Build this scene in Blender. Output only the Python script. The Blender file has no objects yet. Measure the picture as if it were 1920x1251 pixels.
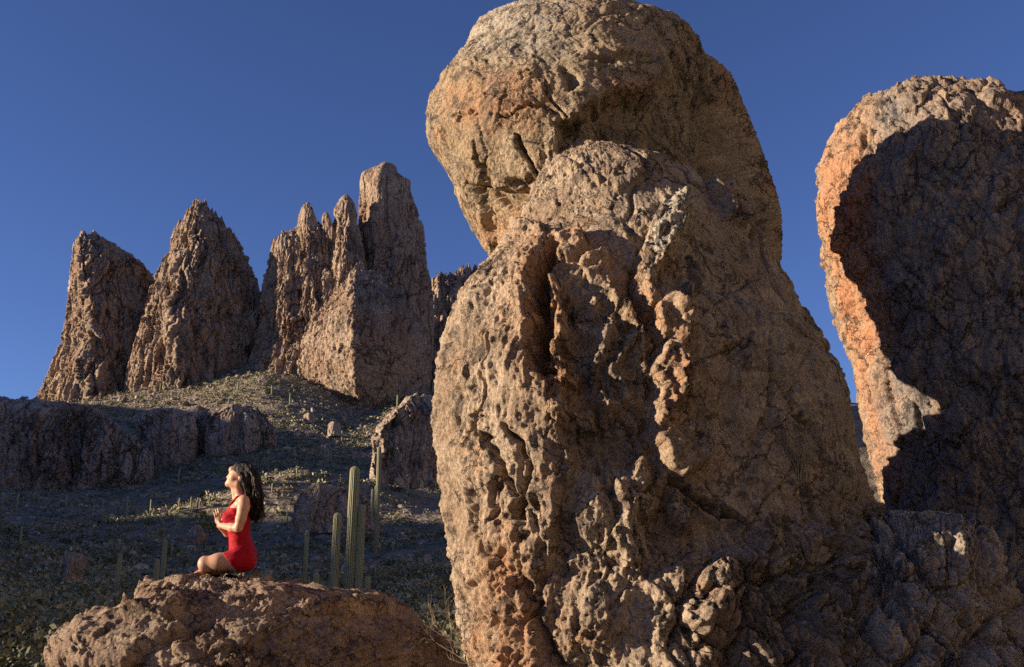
import bpy, bmesh, math, random
import numpy as np
from mathutils import Vector, Matrix

C = bpy.context.scene
COL = C.collection
R = math.radians

# ------------------------------------------------------------------ camera
PITCH = 14.0
EYE = 1.6
F = 1920 * 35.0 / 36.0
cam_d = bpy.data.cameras.new('camera'); cam = bpy.data.objects.new('camera', cam_d)
COL.objects.link(cam)
cam.location = (0, 0, EYE); cam.rotation_euler = (R(90 + PITCH), 0, 0)
cam_d.sensor_width = 36; cam_d.lens = 35; cam_d.clip_start = 0.1; cam_d.clip_end = 6000
C.camera = cam

# ------------------------------------------------------------------ light
SUN_AZ, SUN_EL = 8.0, 11.0          # degrees the sun stands behind the camera plane (on the -x side), elevation
w = bpy.data.worlds.new('World'); C.world = w; w.use_nodes = True
nt = w.node_tree
sky = nt.nodes.new('ShaderNodeTexSky'); sky.sky_type = 'NISHITA'; sky.sun_disc = False
sky.sun_elevation = R(SUN_EL); sky.sun_rotation = R(270 - SUN_AZ)
sky.air_density = 1.0; sky.dust_density = 0.0; sky.ozone_density = 6.0; sky.altitude = 2500
bg = nt.nodes['Background']; bg.inputs['Strength'].default_value = 0.079
tint = nt.nodes.new('ShaderNodeMix'); tint.data_type = 'RGBA'; tint.blend_type = 'MULTIPLY'; tint.inputs[0].default_value = 1
tint.inputs[7].default_value = (1.38, .86, .87, 1)
nt.links.new(sky.outputs[0], tint.inputs[6]); nt.links.new(tint.outputs[2], bg.inputs[0])
sun_d = bpy.data.lights.new('sun', 'SUN'); sun_d.energy = 4.7; sun_d.angle = R(0.5); sun_d.color = (1.0, 0.80, 0.58)
sun = bpy.data.objects.new('sun', sun_d); COL.objects.link(sun)
S_DIR = Vector((-math.cos(R(SUN_AZ)) * math.cos(R(SUN_EL)), -math.sin(R(SUN_AZ)) * math.cos(R(SUN_EL)), math.sin(R(SUN_EL))))
sun.rotation_euler = S_DIR.to_track_quat('Z', 'Y').to_euler()
sun.location = S_DIR * 60
C.view_settings.view_transform = 'Standard'; C.view_settings.look = 'None'
C.view_settings.exposure = 1.12; C.view_settings.gamma = 1.0
C.render.engine = 'CYCLES'
C.cycles.max_bounces = 6; C.cycles.use_denoising = False

# ------------------------------------------------------------------ pixel <-> space
CP, SP = math.cos(R(PITCH)), math.sin(R(PITCH))
def at(u, v, y):
    """point in the vertical plane at depth y seen at photo pixel (u, v); arrays welcome"""
    u = np.asarray(u, float); v = np.asarray(v, float)
    a = (u - 960) / F; b = (625.5 - v) / F
    dy = CP - b * SP; dz = SP + b * CP
    t = y / dy
    return a * t, y + 0 * t, EYE + dz * t
def atv(u, v, y):
    p = at(u, v, y); return Vector((float(p[0]), float(p[1]), float(p[2])))
def proj(P):
    x = P[..., 0]; y = P[..., 1]; z = P[..., 2] - EYE
    d = y * CP + z * SP
    d = np.where(d > 0.05, d, 0.05)
    return 960 + F * x / d, 625.5 - F * (z * CP - y * SP) / d

# ------------------------------------------------------------------ noise
_rs = np.random.RandomState(7)
PERM = _rs.permutation(4096).astype(np.int32); PERM2 = np.concatenate([PERM, PERM])
_g = _rs.normal(size=(4096, 3)); GRAD = (_g / np.linalg.norm(_g, axis=1)[:, None]).astype(np.float32)
RND = _rs.rand(4096, 3).astype(np.float32)
def _h(i, j, k):
    return PERM2[(PERM2[(PERM2[i & 4095] + j) & 4095] + k) & 4095]
def perlin(P, s=1.0, off=0.0):
    if np.ndim(s) == 0: s = (s, s, s)
    q = np.stack([P[..., 0] * s[0] + off, P[..., 1] * s[1] + off * 1.7, P[..., 2] * s[2] + off * .6], -1).astype(np.float32)
    i0 = np.floor(q).astype(np.int32); f = q - i0
    w_ = f * f * f * (f * (f * 6 - 15) + 10)
    out = 0
    for dx in (0, 1):
        for dy in (0, 1):
            for dz in (0, 1):
                g = GRAD[_h(i0[..., 0] + dx, i0[..., 1] + dy, i0[..., 2] + dz)]
                dot = g[..., 0] * (f[..., 0] - dx) + g[..., 1] * (f[..., 1] - dy) + g[..., 2] * (f[..., 2] - dz)
                wx = w_[..., 0] if dx else 1 - w_[..., 0]
                wy = w_[..., 1] if dy else 1 - w_[..., 1]
                wz = w_[..., 2] if dz else 1 - w_[..., 2]
                out = out + dot * wx * wy * wz
    return out * 1.5
def fbm(P, s, o=4, off=0.0, gain=0.5, ridged=False):
    if np.ndim(s) == 0: s = (s, s, s)
    a, t, n = 1.0, 0.0, 0
    for k in range(o):
        m = 2.03 ** k
        v = perlin(P, (s[0] * m, s[1] * m, s[2] * m), off + 11.3 * k)
        if ridged: v = 1 - 2 * np.abs(v)
        t = t + a * v; n += a; a *= gain
    return t / n
def worley(P, s, off=0.0):
    """F1, F2 and a random number per cell"""
    if np.ndim(s) == 0: s = (s, s, s)
    q = np.stack([P[..., 0] * s[0] + off, P[..., 1] * s[1] + off * 1.3, P[..., 2] * s[2] + off * .7], -1).astype(np.float32)
    i0 = np.floor(q).astype(np.int32); f = q - i0
    F1 = np.full(q.shape[:-1], 9.0, np.float32); F2 = F1.copy(); ID = np.zeros(q.shape[:-1], np.int32)
    for dx in (-1, 0, 1):
        for dy in (-1, 0, 1):
            for dz in (-1, 0, 1):
                h = _h(i0[..., 0] + dx, i0[..., 1] + dy, i0[..., 2] + dz)
                r = RND[h]
                d = (dx + r[..., 0] - f[..., 0]) ** 2 + (dy + r[..., 1] - f[..., 1]) ** 2 + (dz + r[..., 2] - f[..., 2]) ** 2
                closer = d < F1
                F2 = np.where(closer, F1, np.minimum(F2, d)); ID = np.where(closer, h, ID); F1 = np.where(closer, d, F1)
    return np.sqrt(F1), np.sqrt(F2), RND[ID][..., 0]
def facet(P, s, off=0.0, step=.5, tilt=1.0, gap=.25):
    """broken rock: every cell is a tilted plane of its own, so neighbours meet in sharp steps and clefts; about -1..1"""
    if np.ndim(s) == 0: s = (s, s, s)
    q = np.stack([P[..., 0] * s[0] + off, P[..., 1] * s[1] + off * 1.3, P[..., 2] * s[2] + off * .7], -1).astype(np.float32)
    i0 = np.floor(q).astype(np.int32); f = q - i0
    F1 = np.full(q.shape[:-1], 9.0, np.float32); F2 = F1.copy(); val = np.zeros_like(F1)
    for dx in (-1, 0, 1):
        for dy in (-1, 0, 1):
            for dz in (-1, 0, 1):
                h = _h(i0[..., 0] + dx, i0[..., 1] + dy, i0[..., 2] + dz)
                r = RND[h]; e = f - np.array([dx, dy, dz], np.float32) - r
                d = (e * e).sum(-1)
                closer = d < F1; g = GRAD[(h + 17) & 4095]
                v = step * (r[..., 1] * 2 - 1) + tilt * (g * e).sum(-1)
                F2 = np.where(closer, F1, np.minimum(F2, d)); val = np.where(closer, v, val); F1 = np.where(closer, d, F1)
    return val - gap * (1 - sstep(0, .06, np.sqrt(F2) - np.sqrt(F1)))
def sstep(a, b, x):
    t = np.clip((x - a) / (b - a), 0, 1); return t * t * (3 - 2 * t)

# ------------------------------------------------------------------ sculpting marks given as photo outlines
def seg_dist(u, v, pts):
    d = np.full(u.shape, 1e9)
    for (ax, ay), (bx, by) in zip(pts[:-1], pts[1:]):
        dx, dy = bx - ax, by - ay; L = dx * dx + dy * dy + 1e-9
        t = np.clip(((u - ax) * dx + (v - ay) * dy) / L, 0, 1)
        d = np.minimum(d, np.hypot(u - ax - t * dx, v - ay - t * dy))
    return d
def poly_sd(u, v, pts):
    """signed distance in px, positive inside"""
    ins = np.zeros(u.shape, bool)
    P2 = list(pts) + [pts[0]]
    for (ax, ay), (bx, by) in zip(P2[:-1], P2[1:]):
        if ay == by: continue
        c = ((ay > v) != (by > v)) & (u < (bx - ax) * (v - ay) / (by - ay) + ax)
        ins ^= c
    d = seg_dist(u, v, P2)
    return np.where(ins, d, -d)

# ------------------------------------------------------------------ objects
def link_mesh(name, V, faces, mat, parent=None, attrs=None, smooth=True, origin=None):
    V = np.asarray(V, np.float32).reshape(-1, 3)
    if origin is not None: V = V - np.asarray(origin, np.float32)
    me = bpy.data.meshes.new(name)
    faces_l = faces if isinstance(faces, list) else [faces]
    nf = sum(len(f) for f in faces_l)
    loops = np.concatenate([f.reshape(-1) for f in faces_l]).astype(np.int32)
    tot = np.concatenate([np.full(len(f), f.shape[1], np.int32) for f in faces_l])
    start = np.concatenate([[0], np.cumsum(tot)[:-1]]).astype(np.int32)
    me.vertices.add(len(V)); me.vertices.foreach_set('co', V.reshape(-1))
    me.loops.add(len(loops)); me.loops.foreach_set('vertex_index', loops)
    me.polygons.add(nf); me.polygons.foreach_set('loop_start', start)
    me.update(calc_edges=True)
    if smooth: me.polygons.foreach_set('use_smooth', np.ones(nf, bool))
    for k, a in (attrs or {}).items():
        at_ = me.attributes.new(k, 'FLOAT', 'POINT'); at_.data.foreach_set('value', np.asarray(a, np.float32).reshape(-1))
    mats = mat if isinstance(mat, (list, tuple)) else [mat]
    for m_ in mats: me.materials.append(m_)
    me.validate()
    o = bpy.data.objects.new(name, me); COL.objects.link(o)
    if origin is not None: o.location = Vector(origin)
    if parent is not None:
        o.parent = parent
        if origin is None: o.location = (0, 0, 0)
    return o
def tag(o, label, cat, group=None):
    o['label'] = label; o['category'] = cat
    if group: o['group'] = group
    return o
def thing(name, label, cat, loc, group=None, rz=0):
    o = bpy.data.objects.new(name, None); COL.objects.link(o); o.location = loc; o.rotation_euler = (0, 0, rz)
    o.empty_display_size = 0.3
    return tag(o, label, cat, group)

# ------------------------------------------------------------------ materials
class NB:
    def __init__(s, name):
        s.m = bpy.data.materials.new(name); s.m.use_nodes = True
        s.t = s.m.node_tree; s.p = s.t.nodes['Principled BSDF']
        s.p.inputs['Specular IOR Level'].default_value = 0.15
    def n(s, kind, **kw):
        o = s.t.nodes.new(kind)
        for k, v in kw.items(): setattr(o, k, v)
        return o
    def put(s, sock, val):
        if isinstance(val, bpy.types.NodeSocket): s.t.links.new(val, sock)
        elif isinstance(val, (tuple, list)): sock.default_value = (*val, 1) if len(val) == 3 and sock.type == 'RGBA' else val
        else: sock.default_value = val
    def coord(s, scale=(1, 1, 1)):
        tc = s.n('ShaderNodeTexCoord'); mp = s.n('ShaderNodeMapping'); mp.inputs['Scale'].default_value = scale
        s.t.links.new(tc.outputs['Object'], mp.inputs['Vector']); return mp.outputs[0]
    def noise(s, vec, scale, detail=5, rough=.6, dist=0.0):
        o = s.n('ShaderNodeTexNoise'); s.put(o.inputs['Vector'], vec); o.inputs['Scale'].default_value = scale
        o.inputs['Detail'].default_value = detail; o.inputs['Roughness'].default_value = rough; o.inputs['Distortion'].default_value = dist
        return o.outputs[0]
    def voro(s, vec, scale, feature='F1'):
        o = s.n('ShaderNodeTexVoronoi', feature=feature); s.put(o.inputs['Vector'], vec); o.inputs['Scale'].default_value = scale
        return o.outputs['Distance']
    def ramp(s, x, a, b, lo=0.0, hi=1.0):
        o = s.n('ShaderNodeMapRange', interpolation_type='SMOOTHSTEP')
        s.put(o.inputs[0], x); o.inputs[1].default_value = a; o.inputs[2].default_value = b
        o.inputs[3].default_value = lo; o.inputs[4].default_value = hi
        return o.outputs[0]
    def mix(s, f, a, b, mode='MIX'):
        o = s.n('ShaderNodeMix', data_type='RGBA', blend_type=mode)
        s.put(o.inputs[0], f); s.put(o.inputs[6], a); s.put(o.inputs[7], b); return o.outputs[2]
    def math(s, op, a, b=0.0):
        o = s.n('ShaderNodeMath', operation=op); s.put(o.inputs[0], a); s.put(o.inputs[1], b); return o.outputs[0]
    def attr(s, name):
        o = s.n('ShaderNodeAttribute', attribute_name=name); return o.outputs['Fac']
    def bump(s, h, strength, dist, normal=None):
        o = s.n('ShaderNodeBump'); o.inputs['Strength'].default_value = strength; o.inputs['Distance'].default_value = dist
        s.put(o.inputs['Height'], h)
        if normal is not None: s.put(o.inputs['Normal'], normal)
        return o.outputs[0]
    def done(s, col, rough=.9, normal=None):
        s.put(s.p.inputs['Base Color'], col); s.put(s.p.inputs['Roughness'], rough)
        if normal is not None: s.put(s.p.inputs['Normal'], normal)
        return s.m

def rock_mat(name, base, light, dark, orange, sc=1.0, bump_d=0.014, streak=0.35):
    """weathered volcanic rock: tan ground, pale crust, dark varnish streaked downward, fresh orange breaks (attribute 'fresh'), lichen ('pale'), varnish ('varnish')"""
    b = NB(name); v = b.coord(); vs = b.coord((1, 1, streak))
    c = b.mix(b.ramp(b.noise(v, 2.2 * sc, 8, .65), .35, .65), base, light)
    c = b.mix(b.ramp(b.noise(vs, 1.5 * sc, 8, .7, .6), .52, .70), c, dark)
    c = b.mix(b.math('MULTIPLY', b.ramp(b.noise(v, 3.1 * sc, 7, .62, .3), .55, .68), .55), c, orange)
    c = b.mix(b.math('MULTIPLY', b.attr('fresh'), b.ramp(b.noise(v, 6 * sc, 5, .6), .3, .6, .45, 1.0)), c, orange)
    c = b.mix(b.math('MULTIPLY', b.attr('dark_tone'), b.ramp(b.noise(vs, 4 * sc, 6, .65), .3, .62, .5, 1.0)), c, dark)
    c = b.mix(b.math('MULTIPLY', b.attr('pale'), b.ramp(b.noise(v, 9 * sc, 5, .7), .36, .52)), c, (.46, .42, .35))
    lich = b.ramp(b.noise(v, 21 * sc, 6, .7), .60, .68)
    c = b.mix(b.math('MULTIPLY', lich, .5), c, (.36, .34, .28))
    c = b.mix(b.math('MULTIPLY', b.ramp(b.noise(v, 7 * sc, 8, .75, .5), .53, .61), .75), c, [x * .5 for x in dark])
    c = b.mix(b.math('MULTIPLY', b.ramp(b.noise(v, 4.3 * sc, 7, .7, .4), .54, .63), .65), c, [x * 1.12 for x in light])
    wv = b.n('ShaderNodeVectorMath', operation='ADD'); nz = b.n('ShaderNodeTexNoise'); b.put(nz.inputs['Vector'], v); nz.inputs['Scale'].default_value = 4 * sc; nz.inputs['Detail'].default_value = 6; nz.inputs['Roughness'].default_value = .65
    mul = b.n('ShaderNodeVectorMath', operation='SCALE'); b.put(mul.inputs[0], nz.outputs['Color']); mul.inputs['Scale'].default_value = .38 / sc
    b.put(wv.inputs[0], v); b.put(wv.inputs[1], mul.outputs[0])
    k1 = b.ramp(b.voro(wv.outputs[0], 2.3 * sc, 'DISTANCE_TO_EDGE'), 0, .022); k2 = b.ramp(b.voro(wv.outputs[0], 6.5 * sc, 'DISTANCE_TO_EDGE'), 0, .05)
    m1 = b.ramp(b.noise(v, 1.7 * sc, 3, .5), .46, .56); m2 = b.ramp(b.noise(v, 3.1 * sc, 3, .5), .50, .60)
    crk = b.math('MULTIPLY', b.math('SUBTRACT', 1.0, b.math('MULTIPLY', b.math('SUBTRACT', 1.0, k1), m1)), b.math('SUBTRACT', 1.0, b.math('MULTIPLY', b.math('SUBTRACT', 1.0, k2), m2)))
    c = b.mix(b.math('MULTIPLY', b.math('SUBTRACT', 1.0, crk), .55), c, [x * .35 for x in dark])
    sp = b.ramp(b.noise(v, 60 * sc, 6, .8), .28, .72, .45, 1.5)
    c = b.mix(1.0, c, sp, 'MULTIPLY')
    h1 = b.noise(v, 24 * sc, 10, .74); h2 = b.voro(v, 48 * sc); h3 = b.noise(v, 130 * sc, 5, .75)
    h = b.math('ADD', b.math('ADD', b.math('MULTIPLY', h1, 1.6), b.math('MULTIPLY', h2, .3)), b.math('MULTIPLY', h3, .6))
    h = b.math('ADD', h, b.math('MULTIPLY', crk, 1.6))
    return b.done(c, .95, b.bump(h, 1.0, bump_d))

M = {}
M['pillar'] = rock_mat('pillar_rock', (.33, .24, .165), (.44, .345, .25), (.17, .15, .135), (.42, .235, .13))
M['boulder'] = rock_mat('boulder_rock', (.32, .235, .15), (.40, .315, .215), (.18, .16, .14), (.45, .245, .135))
M['leaning'] = rock_mat('leaning_rock', (.33, .215, .14), (.40, .285, .19), (.215, .20, .19), (.47, .225, .12))
M['mound'] = rock_mat('mound_rock', (.39, .315, .25), (.48, .405, .33), (.22, .185, .16), (.43, .31, .22))
M['seat'] = rock_mat('seat_rock', (.25, .172, .125), (.39, .30, .22), (.15, .115, .092), (.28, .17, .115))
M['crag'] = rock_mat('crag_rock', (.29, .20, .14), (.37, .28, .20), (.15, .12, .10), (.40, .23, .145), sc=.022, bump_d=.35, streak=.18)
M['cliff'] = rock_mat('cliff_rock', (.32, .24, .185), (.42, .34, .27), (.15, .118, .10), (.33, .22, .16), sc=.04, bump_d=.2, streak=.25)

# ------------------------------------------------------------------ rocks turned out of traced rows
def gsm(a, k):
    if k <= 0: return a
    m_ = int(math.ceil(3 * k)); x = np.arange(-m_, m_ + 1); g = np.exp(-x * x / (2.0 * k * k)); g /= g.sum()
    return np.convolve(np.pad(a, m_, 'edge'), g, 'valid')
def turned(rows, D, nr, nt, depth=1.0, shear=0.0, corner=None, corner_mix=0.0, lean=0.0, back=None, smooth=6, front_share=.72, cap_pow=.5, round_top=True, round_bottom=False):
    """rows: (v, u_left, u_right) outline in the plane y=D. Returns grid P[nr,nt,3], param s[nr,nt] (0 left,.. 1 right along the front), front mask"""
    rows = sorted(rows); v = np.array([r[0] for r in rows], float)
    t = np.linspace(0, 1, nr)
    if round_top: t = np.where(t < .12, .12 * (t / .12) ** 1.7, t)
    if round_bottom: t = np.where(t > .88, 1 - .12 * ((1 - t) / .12) ** 1.7, t)
    vv = v[0] + (v[-1] - v[0]) * t
    L = np.interp(vv, v, [r[1] for r in rows]); Rr = np.interp(vv, v, [r[2] for r in rows])
    mid, half = (L + Rr) / 2, (Rr - L) / 2
    L = gsm(L, smooth); Rr = gsm(Rr, smooth)
    xl, _, z = at(L, vv, D); xr, _, _ = at(Rr, vv, D)
    cx, a = (xl + xr) / 2, np.maximum((xr - xl) / 2, 1e-3)
    nf = int(nt * front_share); nb = nt - nf
    th = np.concatenate([np.linspace(0, math.pi, nf, endpoint=False), np.linspace(math.pi, 2 * math.pi, nb, endpoint=False)])
    cs, sn = -np.cos(th), -np.sin(th)                      # x from -1 (left) to 1, y negative at the front
    dep = np.interp(vv, *zip(*depth)) if isinstance(depth, (list, tuple)) else np.full(nr, depth)
    X = cx[:, None] + a[:, None] * cs[None]
    bk = np.ones(nr) if back is None else np.interp(vv, *zip(*back))
    Yp = np.where(sn[None] < 0, sn[None], sn[None] * bk[:, None])
    if corner is not None:
        cc = np.interp(vv, *zip(*corner)); xc, _, _ = at(cc, vv, D)
        c = np.clip((xc - cx) / a, -.85, .85)[:, None]
        xn = cs[None]
        tent = np.where(xn < c, (xn + 1) / (1 + c), (1 - xn) / (1 - c))
        tent = np.clip(tent, 0, 1)
        Yp = np.where(sn[None] < 0, (1 - corner_mix) * Yp - corner_mix * tent, Yp)
    ly = np.interp(vv, *zip(*lean)) if isinstance(lean, (list, tuple)) else np.full(nr, lean)
    Y = D + ly[:, None] + (a * dep)[:, None] * Yp + (np.interp(vv, *zip(*shear)) if isinstance(shear, (list, tuple)) else np.full(nr, shear))[:, None] * (a[:, None] * cs[None])
    Z = np.repeat(z[:, None], nt, 1)
    P = np.stack([X, Y, Z], -1)
    front = np.repeat((sn < 0.05)[None], nr, 0)
    return P, front
def normals(P):
    dt = np.roll(P, -1, 1) - np.roll(P, 1, 1)
    dr = np.empty_like(P); dr[1:-1] = P[2:] - P[:-2]; dr[0] = P[1] - P[0]; dr[-1] = P[-1] - P[-2]
    n = np.cross(dr, dt); l = np.linalg.norm(n, axis=-1, keepdims=True)
    n = n / np.maximum(l, 1e-9)
    n[0] = (0, 0, 1)
    return n
def fit(P, rows, k=9, top=True, bottom=False):
    """slide every row sideways and the whole rock up or down so that its own outline meets the traced one (roughness kept)"""
    rows = sorted(rows); rv = [r[0] for r in rows]
    for it in range(2):
        u, v = proj(P)
        if top: P[..., 2] += (v.min() - rv[0]) / F * np.interp(v.min(), [0, 1], [1, 1]) * P[0, 0, 1] * .9
        u, v = proj(P)
        vm = gsm(v.mean(1), k); lo = gsm(u.min(1), k); hi = gsm(u.max(1), k)
        L = gsm(np.interp(vm, rv, [r[1] for r in rows]), 3); H = gsm(np.interp(vm, rv, [r[2] for r in rows]), 3)
        sc = np.clip((H - L) / np.maximum(hi - lo, 1), .75, 1.3)
        m_ = (lo + hi) / 2; m2 = (L + H) / 2; L = m2 - (m_ - lo) * sc
        fade = sstep(.02, .13, np.linspace(0, 1, len(sc))) * (sstep(1, .9, np.linspace(0, 1, len(sc))) if bottom else 1)
        u2 = L[:, None] + (u - lo[:, None]) * sc[:, None]
        u2 = u + (u2 - u) * fade[:, None]
        d = P[..., 1] * CP + (P[..., 2] - EYE) * SP
        P[..., 0] = (u2 - 960) / F * d
    return P
def grid_faces(nr, nt, base=0, wrap=True):
    i = np.arange(nr - 1)[:, None]; j = np.arange(nt if wrap else nt - 1)[None]
    j2 = (j + 1) % nt
    f = np.stack([i * nt + j, i * nt + j2, (i + 1) * nt + j2, (i + 1) * nt + j], -1).reshape(-1, 4)
    return f[:, ::-1] + base
def crust(P, n, amp, big, off=0.0, sc=1.0, plates=.035, pits=.012, cracks=.03, flute=0.0):
    """the general weathered surface"""
    d = big * fbm(P, .9 * sc, 3, off)
    wp = P + .12 / sc * np.stack([fbm(P, 2.2 * sc, 2, off + 3), fbm(P, 2.2 * sc, 2, off + 5), fbm(P, 2.2 * sc, 2, off + 9)], -1)
    if np.ndim(plates) or plates:
        f = fbm(wp, (2.6 * sc, 2.6 * sc, 1.3 * sc), 5, off + 1, .55)
        d = d + plates * (sstep(-.06, .05, f) + sstep(.14, .2, f) + .12 * sstep(-.32, -.24, f))
    if flute:
        d = d + flute * fbm(wp, (4.2 * sc, 4.2 * sc, .8 * sc), 4, off + 21, .55, True)
    if cracks:
        F1, F2, _ = worley(wp, (1.6 * sc, 1.6 * sc, .85 * sc), off + 2)
        g = perlin(P, 1.1 * sc, off + 40)
        d = d - cracks * (1 - sstep(0, .07, F2 - F1)) * sstep(-.15, .25, g)
    if pits:
        F1, _, r = worley(wp, (23 * sc, 23 * sc, 6.5 * sc), off + 4)
        d = d - pits * (1 - sstep(.08, .34, F1)) * (r > .66) * sstep(.05, .35, fbm(P, 1.7 * sc, 3, off + 44))
    w2 = P + .035 / sc * np.stack([fbm(P, 6 * sc, 3, off + 53), fbm(P, 6 * sc, 3, off + 55), fbm(P, 6 * sc, 3, off + 59)], -1)
    d = d + amp * (.050 * facet(w2, (2.3 * sc, 2.3 * sc, 1.7 * sc), off + 71) + .026 * facet(w2, (5.5 * sc, 5.5 * sc, 3.8 * sc), off + 73) + .013 * facet(w2, (13 * sc, 13 * sc, 9 * sc), off + 75) + .0065 * facet(P, 29 * sc, off + 77))
    f = fbm(P, (20 * sc, 20 * sc, 8 * sc), 4, off + 51, .68)
    d = d - amp * .006 * sstep(.12, .26, f) + amp * .010 * sstep(-.12, -.05, f)
    d = d + amp * (.012 * fbm(P, 15 * sc, 4, off + 6, .7, True) + .010 * fbm(P, 34 * sc, 3, off + 8, .7))
    d = d + .006 * fbm(P, 22 * sc, 4, off + 9, .7)
    return d

def uv_warp(P, px, s, off=0.0):
    u, v = proj(P)
    return u + px * fbm(P, s, 4, off + 60, .6), v + px * fbm(P, s, 4, off + 80, .6)

# ================================================================== THE ROCK PILLAR
def build_pillar():
    rows = [(258, 1100, 1120), (266, 1078, 1150), (280, 1052, 1185), (300, 1030, 1262), (320, 1012, 1312), (350, 996, 1372), (390, 976, 1404), (430, 955, 1432),
            (480, 925, 1463), (520, 895, 1492), (560, 868, 1518), (600, 846, 1542), (640, 829, 1566), (680, 820, 1584), (740, 813, 1598), (800, 809, 1606),
            (850, 816, 1615), (900, 822, 1632), (950, 827, 1650), (1000, 836, 1665), (1050, 845, 1690), (1100, 850, 1710), (1150, 859, 1740), (1200, 871, 1770),
            (1251, 880, 1800), (1330, 890, 1830), (1420, 880, 1860), (1560, 860, 1900)]
    D = 6.0
    P, fr = turned(rows, D, 660, 680, depth=[(258, .75), (400, .72), (700, .78), (1000, .8), (1560, .8)], shear=[(258, -.05), (420, .10), (700, .29), (1560, .30)], smooth=5, lean=[(258, .12), (700, 0), (1560, -.15)], front_share=.80, back=[(258, 1.2), (400, 2.2), (520, 2.2), (600, 2.3), (700, 2.6), (900, 2.8), (1560, 2.2)])
    n = normals(P)
    uu, vv_ = uv_warp(P, 40, 1.5, 7.)
    rough = np.clip(.25 + .75 * sstep(-.25, .35, fbm(P, 1.2, 3, 90)) , 0, 1)
    rough = rough * (1 - .55 * sstep(1230, 1330, uu) * sstep(1010, 930, vv_)) * (1 - .60 * sstep(1010, 930, uu) * sstep(1120, 900, vv_)) * (1 - .45 * sstep(460, 380, vv_))
    d = crust(P, n, rough, .10, 0.0, 1.0, plates=.035 * (.3 + .7 * rough), pits=.009, cracks=.035)
    u, v = uv_warp(P, 24, 3.2); w_ = 14 * facet(P, 6, 3); u = u + w_ * .8; v = v + w_ + 10 * perlin(P, 14, 3)
    u2, v2 = uv_warp(P, 12, 7.0, 5.); w_ = 4.5 * facet(P, 9, 8); u2 = u2 + w_; v2 = v2 - w_
    fm = fr.astype(float)
    e = np.zeros(u.shape)
    # raised crust on the lit flank, ending in a ragged lip over the dark cavity
    sd = poly_sd(u2, v2, [(700, 200), (1010, 470), (985, 520), (968, 560), (958, 610), (960, 660), (985, 700), (1000, 740), (1030, 765), (1020, 810), (1032, 860), (1015, 930), (1000, 1000), (985, 1060), (970, 1110), (985, 1251), (985, 1600), (700, 1600)])
    e += .075 * sstep(-4, 5, sd)
    e -= .28 * np.exp(-(np.clip(seg_dist(u, v, [(1012, 500), (992, 545), (982, 600), (985, 650), (992, 690)]) - 3, 0, 99) / 11) ** 2)
    e -= .10 * sstep(0, 30, poly_sd(u, v, [(1010, 560), (1130, 560), (1190, 600), (1190, 800), (1150, 900), (1040, 900), (1040, 800), (1010, 730)]))
    # thick light rib with an undercut on its shaded side
    rib = [(1218, 402), (1268, 384), (1268, 440), (1238, 492), (1216, 532), (1252, 572), (1268, 602), (1250, 652), (1264, 702), (1246, 762), (1302, 832), (1292, 862), (1240, 897), (1204, 857), (1188, 802), (1200, 742), (1194, 692), (1214, 642), (1198, 602), (1168, 542), (1184, 482)]
    e += .13 * sstep(-5, 6, poly_sd(u2, v2, rib))
    e -= .08 * np.exp(-(seg_dist(u, v, [(1180, 500), (1160, 560), (1195, 610), (1190, 700), (1180, 800), (1200, 870)]) / 12) ** 2)
    for poly, a in (([(1062, 502), (1108, 474), (1128, 520), (1122, 548), (1080, 538)], .06),
                    ([(1005, 460), (1060, 440), (1080, 470), (1040, 500), (1010, 500)], .07),
                    ([(1010, 610), (1030, 600), (1040, 660), (1015, 640)], .08),
                    ([(1010, 690), (1060, 690), (1050, 725), (1015, 710)], .08),
                    ([(1040, 780), (1075, 755), (1092, 800), (1060, 808)], .08),
                    ([(1232, 912), (1262, 928), (1288, 985), (1262, 992), (1234, 952)], .13),
                    ([(1115, 900), (1160, 935), (1150, 990), (1165, 1050), (1140, 1060), (1110, 1000), (1130, 960)], .08),
                    ([(1060, 1120), (1100, 1060), (1160, 1060), (1250, 1055), (1280, 1150), (1250, 1180), (1300, 1260), (1240, 1300), (1100, 1300), (1050, 1200)], .05),
                    ([(1270, 1160), (1330, 1110), (1370, 1180), (1330, 1240), (1280, 1230)], .07)):
        e += a * sstep(-5, 5, poly_sd(u2, v2, poly))
    for line, wd, a in (([(1130, 555), (1165, 600), (1168, 650), (1192, 700)], 12, .07), ([(1118, 600), (1085, 690), (1078, 735), (1120, 760)], 13, .08),
                        ([(1148, 640), (1120, 690), (1140, 740)], 8, .06), ([(1280, 545), (1262, 580)], 9, .08), ([(1235, 700), (1240, 740)], 7, .06), ([(1275, 800), (1290, 815)], 7, .07)):
        e += a * np.exp(-(seg_dist(u2, v2, line) / wd) ** 2)
    # cracks and slots
    for line, wd, a in (([(1238, 893), (1300, 930), (1365, 965), (1425, 985)], 6, .14), ([(1262, 610), (1300, 628), (1345, 625)], 3, .05), ([(890, 640), (880, 700), (866, 780), (870, 810), (900, 830)], 3, .06),
                        ([(884, 826), (912, 870), (932, 925)], 6, .20), ([(915, 800), (950, 835), (960, 880)], 6, .12), ([(956, 890), (952, 930), (940, 975)], 8, .22), ([(905, 900), (898, 965)], 4, .12),
                        ([(880, 1000), (905, 1040), (915, 1100)], 5, .08), ([(960, 1100), (963, 1130), (945, 1150)], 8, .14), ([(965, 1150), (985, 1190), (1010, 1250)], 5, .09), ([(900, 1150), (930, 1220), (935, 1290)], 6, .1),
                        ([(1040, 300), (1000, 380), (960, 440)], 3, .03), ([(1450, 560), (1510, 640), (1550, 660)], 6, .05), ([(1480, 780), (1510, 830)], 4, .06)):
        e -= a * np.exp(-(seg_dist(u, v, line) / wd) ** 2)
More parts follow.
